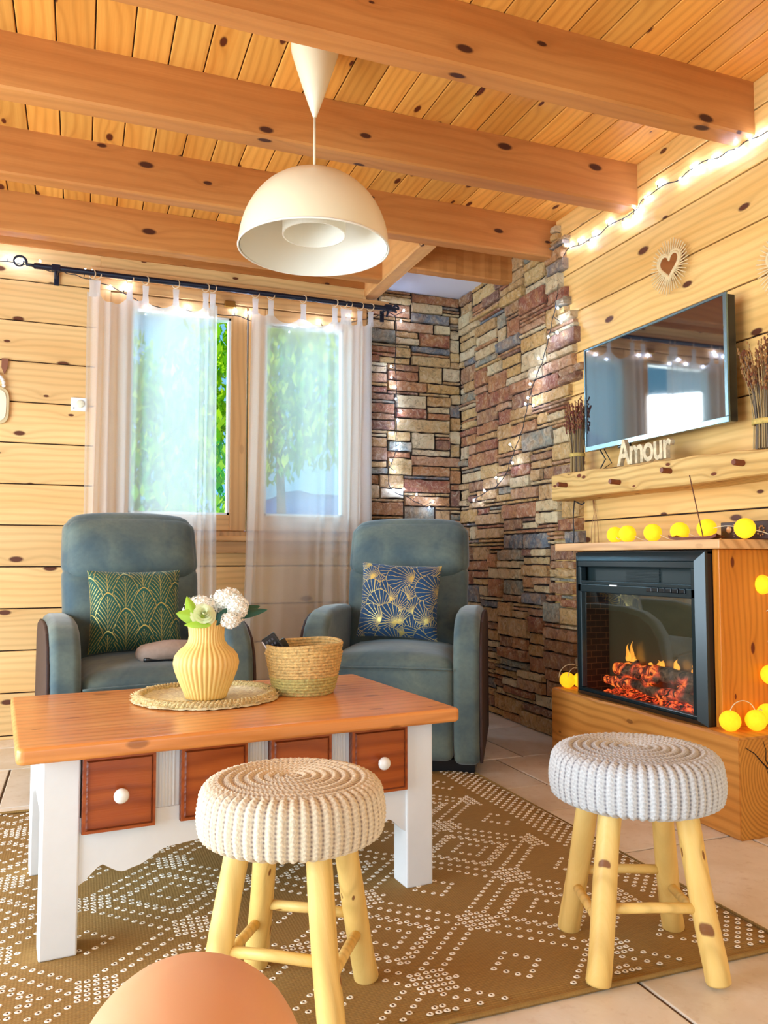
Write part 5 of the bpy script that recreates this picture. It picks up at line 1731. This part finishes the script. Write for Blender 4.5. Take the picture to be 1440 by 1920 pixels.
for k in range(14):
    a = PI * k / 13
    mb.ball((0.058 * cos(a), -0.014, 0.098 + 0.062 * sin(a)), 0.0095, 10, 8)
mb.build('bead_garland', M['porcelain'], pl, smooth=True)
mb = MB(); mb.prism([(0.045, 0.235), (0.075, 0.235), (0.072, 0.19), (0.058, 0.155), (0.044, 0.19)], -0.004, -0.010, lambda a, b, h: (a, h, b)); mb.build('brown_tag', flat('brown_tag', lin(142, 88, 62), 0.8), pl)

# ------------------------------------------------------------------ person: bare leg with bent knee at the bottom edge
mb = MB()
K = [((-0.07, -0.42, 0.46), 0.088), ((-0.05, -0.2, 0.49), 0.088), ((-0.01, 0.05, 0.515), 0.083), ((0.035, 0.30, 0.540), 0.073), ((0.056, 0.42, 0.560), 0.070), ((0.066, 0.495, 0.560), 0.068), ((0.074, 0.53, 0.520), 0.062), ((0.078, 0.525, 0.47), 0.058), ((0.083, 0.50, 0.39), 0.055), ((0.088, 0.475, 0.30), 0.055), ((0.092, 0.46, 0.20), 0.045), ((0.095, 0.45, 0.11), 0.036), ((0.096, 0.45, 0.07), 0.037), ((0.097, 0.465, 0.055), 0.036)]
cp = catmull([Vector(a) for a, r in K], 5)
cr_ = catmull([Vector((r, 0, 0)) for a, r in K], 5)
mb.tube(cp, 0.06, 28, rr=[c.x for c in cr_])
mb.ball((0.066, 0.515, 0.560), 0.056, 20, 14)
# foot
mb.tube([(0.092, 0.425, 0.045), (0.095, 0.47, 0.05), (0.10, 0.53, 0.042), (0.107, 0.59, 0.030), (0.11, 0.625, 0.026)], 0.03, 20, rr=[0.028, 0.036, 0.032, 0.026, 0.018])
mb.tube([(0.085, 0.56, 0.028), (0.135, 0.55, 0.026)], 0.022, 14)
for k, (ln_, rr_) in enumerate(((0.050, 0.0115), (0.044, 0.0085), (0.038, 0.008), (0.031, 0.0075), (0.024, 0.007))):
    x = 0.088 + k * 0.0155
    mb.tube([(x, 0.59 - k * 0.006, 0.022), (x + 0.001, 0.61 + ln_ * 0.5 - k * 0.006, 0.022), (x + 0.002, 0.61 + ln_ - k * 0.006, 0.0155)], rr_, 10, rr=[rr_ * 1.1, rr_, rr_ * 0.85])
    mb.ball((x + 0.002, 0.61 + ln_ - k * 0.006, 0.0155), rr_ * 0.9, 10, 8)
t = NT('skin')
n1 = t.noise(t.coords(), 9, 3)
t.L.new(t.mix(n1, lin(236, 188, 146), lin(222, 162, 120)), t.b.inputs['Base Color'])
t.b.inputs['Subsurface Weight'].default_value = 0.15
t.b.inputs['Subsurface Radius'].default_value = (0.03, 0.012, 0.006)
t.b.inputs['Roughness'].default_value = 0.45
leg = mb.build('person', t.m, None, smooth=True)
rmm = leg.modifiers.new('remesh', 'REMESH'); rmm.mode = 'VOXEL'; rmm.voxel_size = 0.006; rmm.use_smooth_shade = True
sm_ = leg.modifiers.new('smooth', 'SMOOTH'); sm_.iterations = 8; sm_.factor = 0.6
leg.location = (0.0, 0.0, 0.005)
tag(leg, 'bare bent knee of a seated person, in front of the beige stool', 'person')
